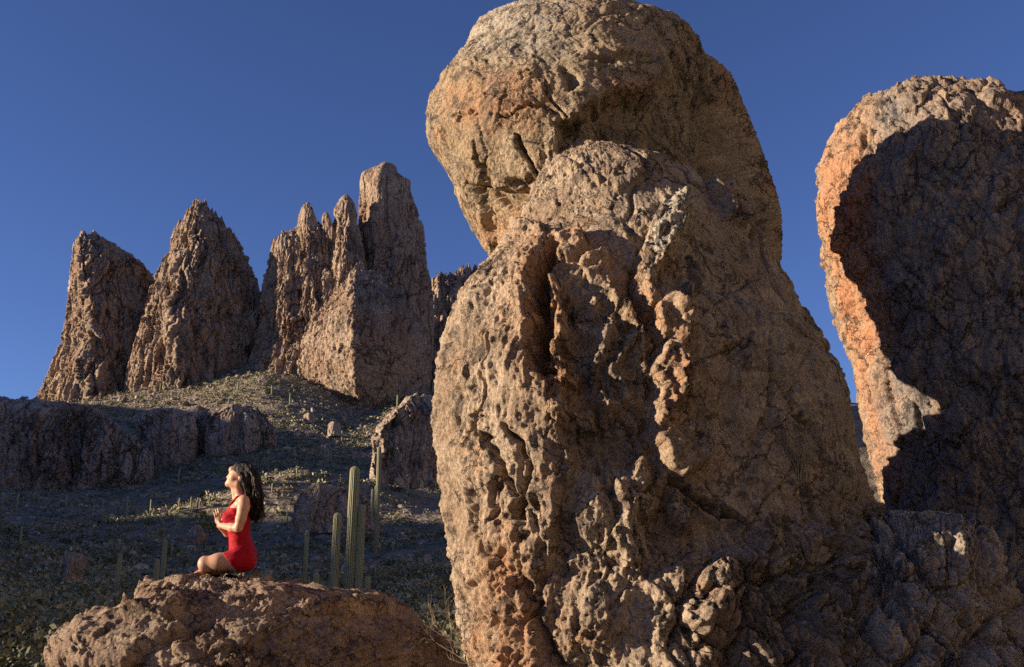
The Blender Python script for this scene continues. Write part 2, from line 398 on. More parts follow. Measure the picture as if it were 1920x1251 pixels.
    e *= .75 + .6 * np.clip(fbm(P, 9, 3, 44, .6) + .3, 0, 1.2)
    # boss under the shoulder at the upper edge, hollow below the crack
    e += .10 * sstep(-8, 10, poly_sd(u, v, [(1340, 350), (1390, 345), (1405, 400), (1360, 415)]))
    e -= .10 * sstep(-5, 30, poly_sd(u, v, [(1236, 897), (1300, 932), (1425, 988), (1440, 1040), (1300, 1050), (1180, 1040), (1170, 960)]))
    # standing ribs on the lower left
    low = sstep(800, 960, v) * sstep(1120, 960, u)
    e += low * .085 * fbm(P, (5.5, 5.5, .75), 4, 31, .55, True)
    e += sstep(1030, 950, uu) * (.024 * fbm(P, (9, 9, 1.6), 4, 61, .6, True) + .016 * fbm(P, (26, 26, 5), 4, 63, .65, True) + .007 * facet(P, (9, 9, 2.2), 64))
    e += .035 * sstep(1230, 1330, uu) * facet(P + .05 * np.stack([fbm(P, 3, 3, 64), fbm(P, 3, 3, 65), fbm(P, 3, 3, 66)], -1), (1.9, 1.9, 1.4), 66, .5, 1., .5)
    d = d + e * fm
    # rounded lumps toward the foot on the right
    foot = sstep(-40, 60, poly_sd(u, v, [(1300, 1020), (1420, 990), (1660, 930), (2000, 930), (2000, 1700), (1180, 1700), (1200, 1120)]))
    Pr = P + .05 * np.stack([fbm(P, 3, 3, 50), fbm(P, 3, 3, 51), fbm(P, 3, 3, 52)], -1)
    for sz, am in ((3.2, .15), (6.5, .085), (13, .035)):
        F1, F2, r = worley(Pr, (sz * 1.2, sz, sz * .85), 77 + sz)
        d = d + foot * am * (np.sqrt(np.clip(1 - F1 * 1.1, 0, 1)) * (.4 + r) - .35 * (1 - sstep(0, .10, F2 - F1)) - .3)
    d = d + foot * .02 * facet(P, 8, 21)
    P2 = fit(P + n * d[..., None], rows)
    pale = sstep(-6, 6, poly_sd(u2, v2, [(1215, 395), (1270, 384), (1268, 440), (1235, 492), (1205, 520), (1190, 470), (1225, 430)]))
    fresh = np.clip(np.exp(-(seg_dist(u, v, [(1000, 480), (985, 600), (1010, 700), (1050, 740)]) / 40) ** 2) + .8 * np.exp(-(seg_dist(u, v, [(1070, 460), (1180, 560), (1240, 640), (1230, 800)]) / 30) ** 2)
                    + .9 * np.exp(-(seg_dist(u, v, [(930, 1050), (940, 1300)]) / 60) ** 2), 0, 1) * fm
    dark_mask = np.clip(sstep(1250, 1420, u) * .5 + foot * .15 + .5 * sstep(1030, 1080, u) * sstep(1180, 1120, u) * sstep(560, 640, v) * sstep(900, 800, v), 0, 1)  # darker to the right, at the foot and in the middle hollow
    base = atv(1300, 1560, D); base = (float(P2[-1, :, 0].mean()), float(P2[-1, :, 1].mean()), float(P2[-1, 0, 2]))
    o = link_mesh('rock_pillar', P2, grid_faces(660, 680), M['pillar'], attrs=dict(pale=pale * fm, fresh=fresh, dark_tone=dark_mask), origin=base)
    global PILLAR_P; PILLAR_P = P2
    return tag(o, 'huge rough tan rock pillar carrying the rounded boulder, dark cavity in its side', 'rock pillar')
build_pillar()

# ================================================================== THE BALANCED BOULDER
def build_boulder():
    rows = [(-14, 1120, 1170), (-8, 1040, 1240), (0, 998, 1276), (20, 948, 1308), (50, 894, 1344), (80, 876, 1370), (110, 860, 1386), (160, 826, 1408), (200, 806, 1424), (240, 798, 1438), (280, 803, 1450),
            (310, 824, 1458), (345, 843, 1465), (390, 864, 1467), (430, 888, 1466), (455, 908, 1463), (475, 926, 1452), (500, 955, 1435), (530, 1000, 1400), (560, 1060, 1340), (575, 1130, 1270)]
    D = 7.1
    P, fr = turned(rows, D, 560, 640, depth=.80, shear=.22, smooth=6, front_share=.78, round_bottom=True, lean=[(-14, .12), (575, -.05)])
    n = normals(P); n[-1] = (0, 0, -1)
    d = crust(P, n, .30 + .55 * sstep(-.15, .4, fbm(P, 1.1, 3, 91)), .06, 13.0, .9, plates=.012, pits=.006, cracks=.008)
    u, v = uv_warp(P, 16, 3.0, 3.); w_ = 11 * facet(P, 7, 3); u = u + w_ * .7; v = v + w_ + 8 * perlin(P, 15, 3)
    u2, v2 = uv_warp(P, 8, 7.0, 9.)
    fm = fr.astype(float); e = np.zeros(u.shape)
    # broad scoop shaped to shade the front like a cast shadow, clean left lip
    sc = poly_sd(u2 * .3 + u * .7, v2 * .3 + v * .7, [(1012, 168), (1060, 150), (1090, 126), (1140, 114), (1196, 110), (1226, 60), (1250, -60), (1700, -60), (1700, 600), (1030, 600), (1042, 300), (1042, 258), (1018, 225)])
    e -= .17 * sstep(-4, 9, sc) * sstep(30, 115, v) + .0018 * np.clip(sc, 0, 330)
    for line, wd, a in (([(866, 205), (868, 235), (884, 262), (892, 292)], 3.5, .13), ([(942, 202), (956, 232), (975, 262), (984, 276)], 3.5, .14), ([(1046, 84), (1056, 104)], 10, .10),
                        ([(836, 160), (900, 160), (960, 148), (1000, 150), (1022, 160)], 3, .035), ([(1000, 118), (1030, 150)], 3, .05), ([(1080, 52), (1130, 60), (1190, 58)], 5, .05), ([(1448, 280), (1455, 360), (1460, 450)], 4, .10),
                        ([(870, 300), (890, 300), (900, 330)], 7, .06), ([(935, 285), (975, 290)], 8, .07)):
        e -= a * np.exp(-(seg_dist(u, v, line) / wd) ** 2)
    us = poly_sd(u * .5 + u2 * .5, v * .5 + v2 * .5, [(862, 292), (930, 298), (1000, 290), (1060, 310), (1010, 520), (960, 500), (905, 440), (880, 380)])
    e -= .07 * sstep(-3, 7, us) + .0009 * np.clip(us, 0, 120)
    e += .025 * sstep(-5, 5, poly_sd(u2, v2, [(1100, 0), (1200, -40), (1220, 40), (1200, 62), (1110, 56), (1085, 40)]))
    F1, F2, r = worley(P + .1 * np.stack([fbm(P, 3, 3, 95), fbm(P, 3, 3, 96), fbm(P, 3, 3, 97)], -1), (3.4, 3.4, 2.6), 66)
    e += .022 * (r - .5) * sstep(0, .3, F2 - F1) + .035 * fbm(P, 3.2, 4, 98, .6)
    d = d + e * fm
    P2 = fit(P + n * d[..., None], rows, bottom=True)
    fresh = np.exp(-(np.clip(-poly_sd(u, v, [(850, 130), (930, 90), (985, 100), (960, 150), (850, 160)]), 0, 999) / 30) ** 2) * .6 * fm
    fresh += .6 * fm * np.exp(-(np.clip(-poly_sd(u, v, [(880, 360), (980, 330), (960, 460), (910, 440)]), 0, 999) / 25) ** 2)
    dark_mask = np.clip(sstep(0, 60, sc) * .75, 0, 1) * fm  # shade painted as darker colour inside the scoop outline
    pale = .8 * sstep(80, 10, v) * sstep(1120, 1000, u) * fm
    base = (float(P2[-1, :, 0].mean()), float(P2[-1, :, 1].mean()), float(P2[-1, 0, 2]))
    o = link_mesh('balanced_boulder', P2, grid_faces(560, 640), M['boulder'], attrs=dict(pale=pale, fresh=np.clip(fresh, 0, 1), dark_tone=dark_mask), origin=base)
    return tag(o, 'big rounded tan boulder balanced on the rough rock pillar, with two dark slots', 'boulder')
build_boulder()

# ================================================================== RUBBLY MOUND AT THE FOOT
def build_mound():
    rows = [(955, 1720, 1762), (962, 1698, 1785), (972, 1672, 1800), (990, 1640, 1836), (1020, 1595, 1872), (1060, 1535, 1892), (1100, 1475, 1902), (1150, 1400, 1925), (1200, 1330, 1960), (1251, 1260, 2000), (1350, 1180, 2080), (1480, 1100, 2150)]
    P, fr = turned(rows, 5.6, 300, 460, depth=[(955, 1.1), (1100, .8), (1480, .6)], shear=.05, smooth=4, front_share=.8)
    n = normals(P)
    d = crust(P, n, .55, .06, 83.0, 1.3, plates=.02, pits=.008, cracks=.02)
    q = P + .07 * np.stack([fbm(P, 3, 3, 150), fbm(P, 3, 3, 151), fbm(P, 3, 3, 152)], -1)
    q = np.stack([q[..., 0] + .45 * q[..., 2], q[..., 1], q[..., 2] - .3 * q[..., 0]], -1)
    for sz, am in ((2.6, .12), (5.6, .09), (12, .04)):
        F1, F2, r = worley(q, (sz * 1.25, sz, sz * .8), 37 + sz)
        d += am * (np.sqrt(np.clip(1 - F1 * 1.1, 0, 1)) * (.5 + r) - .4 * (1 - sstep(0, .12, F2 - F1)) - .35)
    d = d * sstep(.0, .12, np.linspace(0, 1, 300))[:, None]
    P2 = fit(P + n * d[..., None], rows)
    z = np.zeros(P.shape[:2]); base = (float(P2[-1, :, 0].mean()), float(P2[-1, :, 1].mean()), float(P2[-1, 0, 2]))
    o = link_mesh('rock_mound', P2, grid_faces(300, 460), M['mound'], attrs=dict(pale=z, fresh=z, dark_tone=z + .2), origin=base)
    return tag(o, 'dark knobbly mound of lumpy rock at the foot of the shaded standing rock', 'rock mound')
build_mound()

# ================================================================== THE DARK ROCK AT THE RIGHT
def build_leaning():
    rows = [(143, 1700, 1745), (148, 1665, 1800), (156, 1640, 1850), (168, 1612, 1885), (185, 1588, 1925), (210, 1560, 1965), (250, 1541, 2015), (300, 1532, 2060), (350, 1530, 2095), (400, 1536, 2125), (450, 1544, 2150), (500, 1551, 2170),
            (550, 1563, 2190), (600, 1581, 2205), (650, 1598, 2220), (700, 1604, 2230), (750, 1612, 2240), (800, 1622, 2250), (850, 1634, 2260), (900, 1646, 2270), (960, 1654, 2280), (1100, 1665, 2300), (1300, 1680, 2320), (1500, 1690, 2330)]
    D = 8.9
    P, fr = turned(rows, D, 560, 460, depth=.8, shear=.05, smooth=5, front_share=.80)
    n = normals(P)
    d = crust(P, n, .55 + .5 * sstep(-.2, .4, fbm(P, 1.2, 3, 92)), .07, 29.0, 1.0, plates=.018, pits=.010, cracks=.025)
    F1, F2, r = worley(P + .08 * np.stack([fbm(P, 4, 3, 90), fbm(P, 4, 3, 91), fbm(P, 4, 3, 92)], -1), (4.6, 4.6, 3.4), 15)
    d = d + .08 * np.sqrt(np.clip(1 - F1, 0, 1)) * (.3 + r) - .02 * (1 - sstep(0, .08, F2 - F1))
    u, v = uv_warp(P, 10, 3.0, 3.); fm = fr.astype(float); e = np.zeros(u.shape)
    for line, wd, a in (([(1618, 195), (1612, 220), (1600, 260)], 4, .07), ([(1590, 270), (1588, 330)], 3, .05), ([(1555, 440), (1565, 500), (1582, 560)], 3, .06), ([(1612, 640), (1625, 700)], 4, .05), ([(1703, 705), (1708, 745), (1700, 760)], 7, .10), ([(1660, 690), (1670, 740)], 3, .04)):
        e -= a * np.exp(-(seg_dist(u, v, line) / wd) ** 2)
    P2 = fit(P + n * (d + e * fm)[..., None], rows)
    dark_mask = sstep(1600, 1680, u) * (1 - .5 * sstep(260, 150, v)) * fm  # darker away from the left edge, less so near the top
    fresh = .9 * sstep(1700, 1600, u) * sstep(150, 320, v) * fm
    base = (float(P2[-1, :, 0].mean()), float(P2[-1, :, 1].mean()), float(P2[-1, 0, 2]))
    o = link_mesh('standing_rock', P2, grid_faces(560, 460), M['leaning'], attrs=dict(pale=0 * u, fresh=fresh, dark_tone=dark_mask), origin=base)
    return tag(o, 'tall round topped rock behind the pillar, shaded face with one sunlit orange edge', 'standing rock')
build_leaning()

# ================================================================== THE ROUNDED SEAT ROCK
SEAT_D = 8.7
def build_seat():
    rows = [(1068, 400, 470), (1072, 374, 492), (1080, 346, 524), (1090, 318, 566), (1100, 292, 630), (1110, 262, 690), (1122, 248, 726), (1140, 215, 752), (1160, 152, 782), (1180, 118, 806), (1200, 92, 828), (1225, 84, 846), (1251, 88, 862), (1300, 98, 890), (1400, 80, 930), (1520, 60, 960)]
    P, fr = turned(rows, SEAT_D, 420, 640, depth=[(1068, 1.5), (1110, .95), (1251, .75), (1520, .75)], shear=.10, smooth=4, front_share=.78, cap_pow=.5)
    n = normals(P)
    us_, vs_ = proj(P); d = crust(P, n, (.22 + .3 * sstep(-.2, .4, fbm(P, 1.2, 3, 93))) * (1 - .55 * sstep(420, 560, us_)), .04, 47.0, 1.2, plates=.022, pits=.003, cracks=.006)
    # bedding laminae running across
    q = P + .08 * np.stack([fbm(P, 2, 3, 70), fbm(P, 2, 3, 71), fbm(P, 2, 3, 72)], -1)
    d = d + .035 * facet(np.stack([q[..., 0] + .0 * q[..., 2], q[..., 1], q[..., 2] - .22 * q[..., 0]], -1), (1.5, 1.5, 8.5), 33) + .022 * fbm(q, (1.6, 1.6, 9.0), 4, 33, .55, True) + .02 * fbm(q, (9, 9, 9), 3, 36, .6)
    u, v = uv_warp(P, 14, 3.0, 3.); fm = fr.astype(float); e = np.zeros(u.shape)
    e += .10 * sstep(-6, 8, poly_sd(u, v, [(240, 1160), (262, 1108), (300, 1095), (336, 1100), (330, 1150)]))
    e += .07 * sstep(-6, 8, poly_sd(u, v, [(40, 1300), (90, 1190), (190, 1140), (300, 1140), (380, 1150), (300, 1180), (200, 1240), (180, 1300)]))
    e -= .10 * np.exp(-(seg_dist(u, v, [(262, 1144), (330, 1150), (400, 1150)]) / 6) ** 2)
    e -= .08 * np.exp(-(seg_dist(u, v, [(200, 1245), (270, 1190), (360, 1160)]) / 7) ** 2)
    P2 = fit(P + n * (d + e * fm)[..., None], rows)
    dark_mask = .6 * sstep(1120, 1180, v) * sstep(300, 420, u)  # darker toward the lower right
    fresh = .5 * sstep(-10, 20, poly_sd(u, v, [(240, 1160), (262, 1108), (350, 1080), (480, 1068), (560, 1100), (420, 1130), (330, 1150)])) * fm
    base = (float(P2[-1, :, 0].mean()), float(P2[-1, :, 1].mean()), float(P2[-1, 0, 2]))
    o = link_mesh('seat_rock', P2, grid_faces(420, 640), M['seat'], attrs=dict(pale=0 * u, fresh=fresh, dark_tone=dark_mask), origin=base)
    return tag(o, 'low domed reddish brown rock with flaky layers under the seated woman', 'rock')
SEAT = build_seat()

# ================================================================== FAR CRAGS
def crag_piece(rows, D, nr, nt, corner, mixc, depth, off, rib=3.2, fine=1.0, jag=0.0, sc=1.0, smooth_below=None, shear=0.0, lean=0.0, slab=0.0):
    P, fr = turned(rows, D, nr, nt, depth=depth, corner=corner, corner_mix=mixc, smooth=2, front_share=.8, shear=shear, lean=lean)
    n = normals(P); n[..., 2] *= .3
    q = P + 1.6 * np.stack([fbm(P, .05, 3, off), fbm(P, .05, 3, off + 2), .5 * fbm(P, .05, 3, off + 4)], -1)
    k = np.ones(P.shape[:2])
    if smooth_below is not None:
        _, v = proj(P); k = 1 - sstep(smooth_below - 12, smooth_below + 12, v + 8 * perlin(P, .06, off)) * .8
    d = k * rib * (.55 * fbm(q, (.085 * sc, .085 * sc, .010 * sc), 4, off + 7, .55, True) + .3 * fbm(q, (.22 * sc, .22 * sc, .03 * sc), 4, off + 17, .6, True))
    d += rib * .9 * fbm(P, .02, 3, off + 1)
    for f_, a_, z_ in ((.06, .9, .16), (.12, .9, .18), (.26, .6, .22), (.55, .3, .35)):
        d += k * rib * a_ * facet(q, (f_ * sc, f_ * sc, f_ * sc * z_), off + 2 + f_, .75, .7, .5)
    d += fine * (.5 * fbm(P, (.35, .35, .16), 4, off + 3, .65) + .55 * facet(P, (.7, .7, .4), off + 5) + .4 * fbm(P, .9, 3, off + 6, .7))
    d *= (.2 + .8 * sstep(0, .22, np.linspace(0, 1, nr)))[:, None]
    P2 = fit(P + n * d[..., None], rows, 5)
    if jag:
        top = np.linspace(0, 1, nr)[:, None]; a = 1.5 * (1 - sstep(.0, .26, top))
        P2[..., 2] += a * jag * (fbm(P, (.16, .16, .02), 4, off + 31, .6, True) - .2 + .8 * fbm(P, (.4, .4, .05), 3, off + 33, .6))
    return P2
def join_pieces(name, pieces, mat, label, cat, group=None):
    V, Fc, b = [], [], 0
    for P in pieces:
        V.append(P.reshape(-1, 3)); Fc.append(grid_faces(P.shape[0], P.shape[1], b)); b += P.shape[0] * P.shape[1]
    V = np.concatenate(V)
    base = (float(V[:, 0].mean()), float(V[:, 1].mean()), float(V[:, 2].min()))
    z = np.zeros(len(V))
    o = link_mesh(name, V, Fc, mat, attrs=dict(pale=z, fresh=z, dark_tone=z), origin=base)
    return tag(o, label, cat, group)

# left crag: a sloping blade
a1 = crag_piece([(440, 152, 164), (447, 147, 182), (456, 140, 206), (470, 136, 236), (485, 134, 262), (500, 131, 284), (520, 129, 300), (560, 126, 310), (600, 121, 320), (640, 112, 322), (680, 96, 330), (720, 78, 335), (752, 60, 340), (800, 40, 350)],
                465, 330, 420, [(440, 156), (500, 168), (560, 188), (620, 198), (700, 210), (800, 225)], .8, .9, 3., rib=2.6, fine=1.0, jag=2.6)
join_pieces('rock_spire', [a1], M['crag'], 'blade shaped crag on the skyline, its top sloping down toward the middle crag', 'rock spire', 'jagged rock spires on the ridge')
# middle crag
b1 = crag_piece([(392, 368, 373), (398, 362, 382), (408, 350, 396), (420, 338, 414), (435, 324, 432), (450, 320, 446), (470, 317, 462), (490, 303, 474), (510, 293, 483), (540, 281, 490), (580, 266, 496), (620, 257, 505), (660, 246, 510), (700, 234, 515), (760, 226, 525), (800, 220, 530)],
                452, 340, 460, [(392, 371), (440, 382), (480, 384), (520, 366), (600, 352), (680, 372), (800, 384)], .8, .95, 21., rib=2.6, fine=1.0, jag=6.)
b2 = crag_piece([(470, 330, 372), (478, 320, 390), (500, 305, 396), (560, 280, 392), (600, 264, 384), (640, 252, 374), (680, 240, 372), (720, 232, 380), (800, 225, 390)], 440, 230, 260, [(470, 360), (560, 350), (640, 352), (800, 368)], .75, .75, 27., rib=2.2, fine=1.0, jag=4.)
join_pieces('rock_spire', [b1, b2], M['crag'], 'pointed middle crag on the skyline with a serrated shaded flank', 'rock spire', 'jagged rock spires on the ridge')
# tower group
T = []
T.append(crag_piece([(426, 585, 676), (436, 556, 684), (446, 530, 692), (456, 514, 700), (500, 501, 720), (560, 492, 740), (620, 486, 750), (680, 466, 760), (760, 445, 770)], 444, 240, 400, [(462, 600), (760, 640)], .2, .3, 39., rib=2.4, fine=.9, jag=5., shear=-.06))
T.append(crag_piece([(450, 516, 534), (458, 511, 560), (475, 506, 566), (500, 500, 570), (530, 491, 575), (560, 487, 580), (600, 486, 590), (630, 484, 600), (660, 470, 610), (700, 452, 620), (760, 440, 630)], 440, 250, 260, [(450, 540), (600, 560), (760, 600)], .3, .9, 41., rib=2.5, fine=.9, jag=4., shear=-.25))
T.append(crag_piece([(392, 568, 574), (398, 564, 586), (410, 560, 590), (430, 555, 600), (460, 548, 612), (500, 536, 622), (560, 522, 630), (620, 512, 640), (680, 520, 650), (760, 540, 660)], 437, 290, 260, [(392, 572), (500, 590), (760, 640)], .35, .85, 47., rib=2.2, fine=.9, jag=3., shear=-.25))
T.append(crag_piece([(402, 608, 615), (410, 604, 618), (425, 603, 624), (450, 600, 634), (500, 590, 640), (600, 570, 660), (740, 560, 670)], 434, 200, 170, [(402, 612), (740, 640)], .4, .9, 52., rib=1.6, fine=.8, jag=2., shear=-.2))
T.append(crag_piece([(365, 645, 653), (372, 638, 660), (385, 630, 666), (400, 626, 669), (412, 632, 669), (430, 631, 674), (470, 626, 684), (520, 612, 692), (580, 596, 705), (650, 584, 720), (760, 580, 730)], 430, 270, 240, [(365, 650), (440, 660), (560, 668), (760, 690)], .45, .9, 57., rib=1.5, fine=.8, shear=-.12))
T.append(crag_piece([(304, 713, 735), (308, 708, 741), (318, 682, 744), (326, 677, 752), (334, 675, 767), (350, 675, 770), (370, 673, 776), (400, 672, 786), (420, 672, 795), (450, 674, 798), (490, 672, 801), (520, 668, 808), (560, 664, 813), (600, 655, 815), (660, 640, 812), (720, 620, 808), (790, 610, 806)],
                    442, 380, 330, [(304, 724), (360, 712), (420, 706), (500, 706), (600, 690), (790, 684)], .7, .8, 61., rib=1.7, fine=.7, sc=.8))
T.append(crag_piece([(515, 668, 692), (530, 654, 715), (550, 634, 745), (572, 606, 772), (590, 586, 788), (610, 573, 800), (640, 564, 808), (680, 562, 808), (720, 572, 806), (745, 600, 806), (768, 640, 804), (800, 660, 800)],
                    419, 280, 380, [(560, 670), (620, 677), (700, 680), (800, 681)], .96, .8, 67., rib=1.3, fine=1.25, smooth_below=625, jag=5.))
join_pieces('rock_spire', T, M['crag'], 'tallest crag on the skyline, a square topped tower beside thin spires', 'rock spire', 'jagged rock spires on the ridge')
r1 = crag_piece([(520, 874, 880), (530, 868, 896), (545, 815, 960), (580, 800, 1000), (640, 790, 1040), (700, 785, 1080), (800, 780, 1100)], 520, 220, 260, [(520, 800), (800, 790)], .3, .4, 71., rib=2., fine=.9, jag=9., shear=.5)
join_pieces('rock_ridge', [r1], M['crag'], 'low dark serrated ridge half hidden between the tall tower and the pillar', 'rock ridge')

# ================================================================== GROUND
TY = [0, 6, 14, 25, 45, 80, 120, 170, 230, 300, 360, 420, 480, 600, 900, 1600]
def colz(vs):
    """vs: photo rows for depths TY[3:14]; near ones flat"""
    z = [0, 0, -.1] + [float(at(960, v, y)[2]) for v, y in zip(vs, TY[3:14])]
    return z + [z[-1] - 25, z[-1] - 120]
TU = [-2600, -1300, -500, 0, 150, 290, 420, 490, 560, 680, 800, 900, 1150, 1500, 1800, 2600, 5000]
#      25    45    80    120   170   230  300  360  420  480  600
TV = [[1205, 1120, 1040, 980, 940, 900, 850, 800, 780, 780, 820],
      [1205, 1130, 1060, 1000, 955, 915, 860, 800, 775, 775, 810],
      [1205, 1150, 1080, 1020, 970, 930, 862, 800, 765, 762, 790],
      [1205, 1160, 1085, 1022, 975, 932, 860, 795, 762, 756, 780],
      [1205, 1160, 1090, 1030, 985, 938, 862, 792, 754, 738, 760],
      [1205, 1160, 1094, 1040, 988, 936, 860, 788, 736, 694, 730],
      [1205, 1160, 1094, 1040, 985, 925, 850, 776, 706, 662, 640],
      [1205, 1160, 1094, 1038, 980, 915, 842, 768, 694, 652, 640],
      [1205, 1160, 1092, 1030, 965, 905, 842, 780, 712, 672, 660],
      [1205, 1155, 1085, 1022, 962, 905, 850, 806, 772, 740, 730],
      [1205, 1150, 1075, 1005, 945, 890, 832, 782, 738, 705, 700],
      [1205, 1150, 1075, 1005, 945, 890, 826, 770, 722, 700, 700],
      [1205, 1160, 1095, 1040, 995, 955, 910, 870, 810, 750, 730],
      [1205, 1170, 1120, 1085, 1050, 1020, 985, 930, 850, 765, 742],
      [1205, 1170, 1125, 1090, 1060, 1030, 990, 940, 860, 780, 752],
      [1205, 1170, 1125, 1090, 1060, 1030, 1000, 980, 960, 950, 955],
      [1205, 1170, 1125, 1090, 1060, 1030, 1000, 980, 960, 950, 955]]
T_ANG = np.degrees(np.arctan((np.array(TU) - 960) / F))
T_Z = np.array([colz(v) for v in TV])
_fa = np.linspace(-75, 75, 301); _fy = np.concatenate([np.linspace(0, 40, 41)[:-1], np.geomspace(40, 1600, 120)])
_tmp = np.array([[0.0] * len(TY) for _ in _fa])
for k in range(len(TY)): _tmp[:, k] = gsm(np.interp(_fa, T_ANG, T_Z[:, k]), 1.6)
FINE = np.array([np.interp(_fy, TY, r) for r in _tmp])
for i in range(len(FINE)): FINE[i] = gsm(FINE[i], 2)
def bump2(x, y, cx, cy, rx, ry, rot=0):
    c, s = math.cos(R(rot)), math.sin(R(rot)); dx, dy = x - cx, y - cy
    return np.exp(-(((dx * c + dy * s) / rx) ** 2 + ((-dx * s + dy * c) / ry) ** 2))
def ground_z(x, y):
    x = np.asarray(x, float); y = np.asarray(y, float)
    ang = np.clip(np.degrees(np.arctan2(x, y)), -74.9, 74.9); rr = np.hypot(x, y)
    yy = np.clip(rr * np.cos(np.radians(ang)), 0, 1599)
    ai = (ang + 75) / .5; i = np.clip(ai.astype(int), 0, 299); fa = ai - i
    yi = np.interp(yy, _fy, np.arange(len(_fy))); j = np.clip(yi.astype(int), 0, len(_fy) - 2); fj = yi - j
    z = (FINE[i, j] * (1 - fa) + FINE[i + 1, j] * fa) * (1 - fj) + (FINE[i, j + 1] * (1 - fa) + FINE[i + 1, j + 1] * fa) * fj
    P = np.stack([x, y, 0 * x], -1)
    far = sstep(30, 160, rr)
    z = z + far * (3.0 * fbm(P, .012, 3, 5) * sstep(60, 300, rr) + 2.0 * fbm(P, .04, 4, 8) + 1.3 * fbm(P, .12, 3, 9, .6) + .45 * fbm(P, .4, 3, 19, .6) * sstep(80, 250, rr)) + sstep(3, 12, rr) * .12 * fbm(P, .6, 3, 12)
    # the shading ridge to the west
    crest = np.interp(y, [-260, -120, -62, -50, -40, -30, -10, 20, 50, 80, 90, 102, 112, 170, 250, 310, 400, 440, 560], [20, 50, 64, 75, 86, 88, 89, 89.5, 93, 95, 84, 84, 96, 107, 119, 125, 126, 115, 60])
    h = crest * np.exp(-(np.clip(np.abs(x + 430) - 15, 0, 999) / 110) ** 2) + sstep(40, 90, np.abs(x)) * far * 2 * fbm(P, .05, 3, 15)
    z = np.maximum(z, np.where(x < -60, h - 6, -99))
    # unseen sunlit hills added east and south to bounce light into the shade
    az = np.degrees(np.arctan2(x, y))
    az2 = np.where(az < -100, az + 360, az)
    near = 54 * sstep(9, 52, rr) * sstep(48, 62, az2) * sstep(205, 170, az2)
    bounce_wall = 150 * sstep(110, 330, rr) * sstep(33.5, 40, az) * sstep(110, 90, az)
    z = z + np.maximum(near, bounce_wall) + 2.5 * fbm(P, .05, 4, 25, .6) * sstep(30, 40, az) * sstep(12, 40, rr)
    # sunlit spur behind the cactus
    z = z + 8.0 * bump2(x, y, -35, 150, 20, 13, 25)
    return z
def ray_ground(u, v, y0=12, y1=560):
    ys = np.geomspace(y0, y1, 1500); x, y, z = at(np.full(1500, u), np.full(1500, v), 1.0)
    X, Z = x * ys, EYE + (z - EYE) * ys
    hit = np.nonzero(Z < ground_z(X, ys))[0]
    k = hit[0] if len(hit) else 1499
    return float(X[k]), float(ys[k]), float(ground_z(X[k:k + 1], ys[k:k + 1])[0])

def ground_mat():
    b = NB('desert_ground'); v = b.coord()
    c = b.mix(b.ramp(b.noise(v, .35, 8, .7), .4, .62), (.23, .185, .135), (.34, .28, .205))
    c = b.mix(b.ramp(b.noise(v, .12, 8, .75), .48, .62), c, (.14, .142, .085))
    c = b.mix(b.math('MULTIPLY', b.attr('bounce_pale'), b.ramp(b.noise(v, .12, 6, .6), .3, .6, .7, 1)), c, (.345, .315, .285))  # paler tone on the added hills so they bounce more light
    c = b.mix(b.ramp(b.noise(v, 1.6, 6, .75), .5, .65, 0, .7), c, (.10, .08, .065))
    h = b.math('ADD', b.noise(v, .8, 10, .72), b.voro(v, 1.1))
    return b.done(c, 1.0, b.bump(h, 1.0, .5))
M['ground'] = ground_mat()
def build_ground():
    ang = np.radians(np.concatenate([np.linspace(-180, -36, 110, endpoint=False), np.linspace(-36, 36, 560, endpoint=False), np.linspace(36, 180, 90, endpoint=False)]))
    rad = np.concatenate([[0.02], np.geomspace(1.5, 60, 60), np.geomspace(60, 520, 380)[1:], np.geomspace(520, 1900, 30)[1:]])
    Rr, A = np.meshgrid(rad, ang, indexing='ij')
    X, Y = Rr * np.sin(A), Rr * np.cos(A)
    Z = ground_z(X, Y)
    o = link_mesh('ground', np.stack([X, Y, Z], -1), grid_faces(len(rad), len(ang))[:, ::-1], M['ground'], attrs=dict(bounce_pale=np.maximum(sstep(32, 50, np.degrees(np.arctan2(X, Y))), sstep(-150, -165, np.degrees(np.arctan2(X, Y)))) * sstep(6, 14, Rr)))
    o['kind'] = 'structure'
build_ground()

# ================================================================== CLIFF BAND AND OUTCROPS ON THE SLOPE
def outcrop(name, rows, D, label, cat, off, nr=140, nt=240, depth=.4, corner=None, mixc=.5, rib=1.0, fine=.6, mat='cliff', shear=0., sc=1.5, jag=0., group=None):
    v = [r[0] for r in rows]
    if corner is None: corner = [(v[0], (rows[0][1] + rows[0][2]) / 2), (v[-1], (rows[-1][1] + rows[-1][2]) / 2)]
    P = crag_piece(rows, D, nr, nt, corner, mixc, depth, off, rib=rib, fine=fine, sc=sc, shear=shear, jag=jag)
    return join_pieces(name, [P], M[mat], label, cat, group)
outcrop('cliff', [(744, -380, 40), (748, -420, 80), (754, -440, 140), (764, -450, 178), (778, -455, 205), (795, -460, 228), (815, -460, 258), (840, -460, 282), (870, -465, 290), (900, -470, 284), (930, -470, 276), (965, -470, 270)], 252,
        'long dark cliff band in shade below the left crag, with black clefts', 'cliff', 101, 260, 620, .16, rib=1.5, fine=1.0, sc=1.7, shear=.10, jag=1.2)
outcrop('cliff', [(768, 400, 455), (776, 330, 490), (800, 282, 515), (840, 280, 520), (870, 288, 500), (895, 296, 470)], 297, 'broken brown cliff band in shade across the middle of the slope', 'cliff', 104, 160, 420, .22, rib=1.5, fine=1.0, sc=1.6, jag=1.5)
outcrop('rock_outcrop', [(764, 300, 330), (772, 262, 352), (785, 250, 366), (805, 246, 372), (830, 250, 372), (860, 262, 366), (890, 270, 360)], 285, 'brown shaded rock buttress at the end of the cliff band', 'rock outcrop', 107, depth=.5)
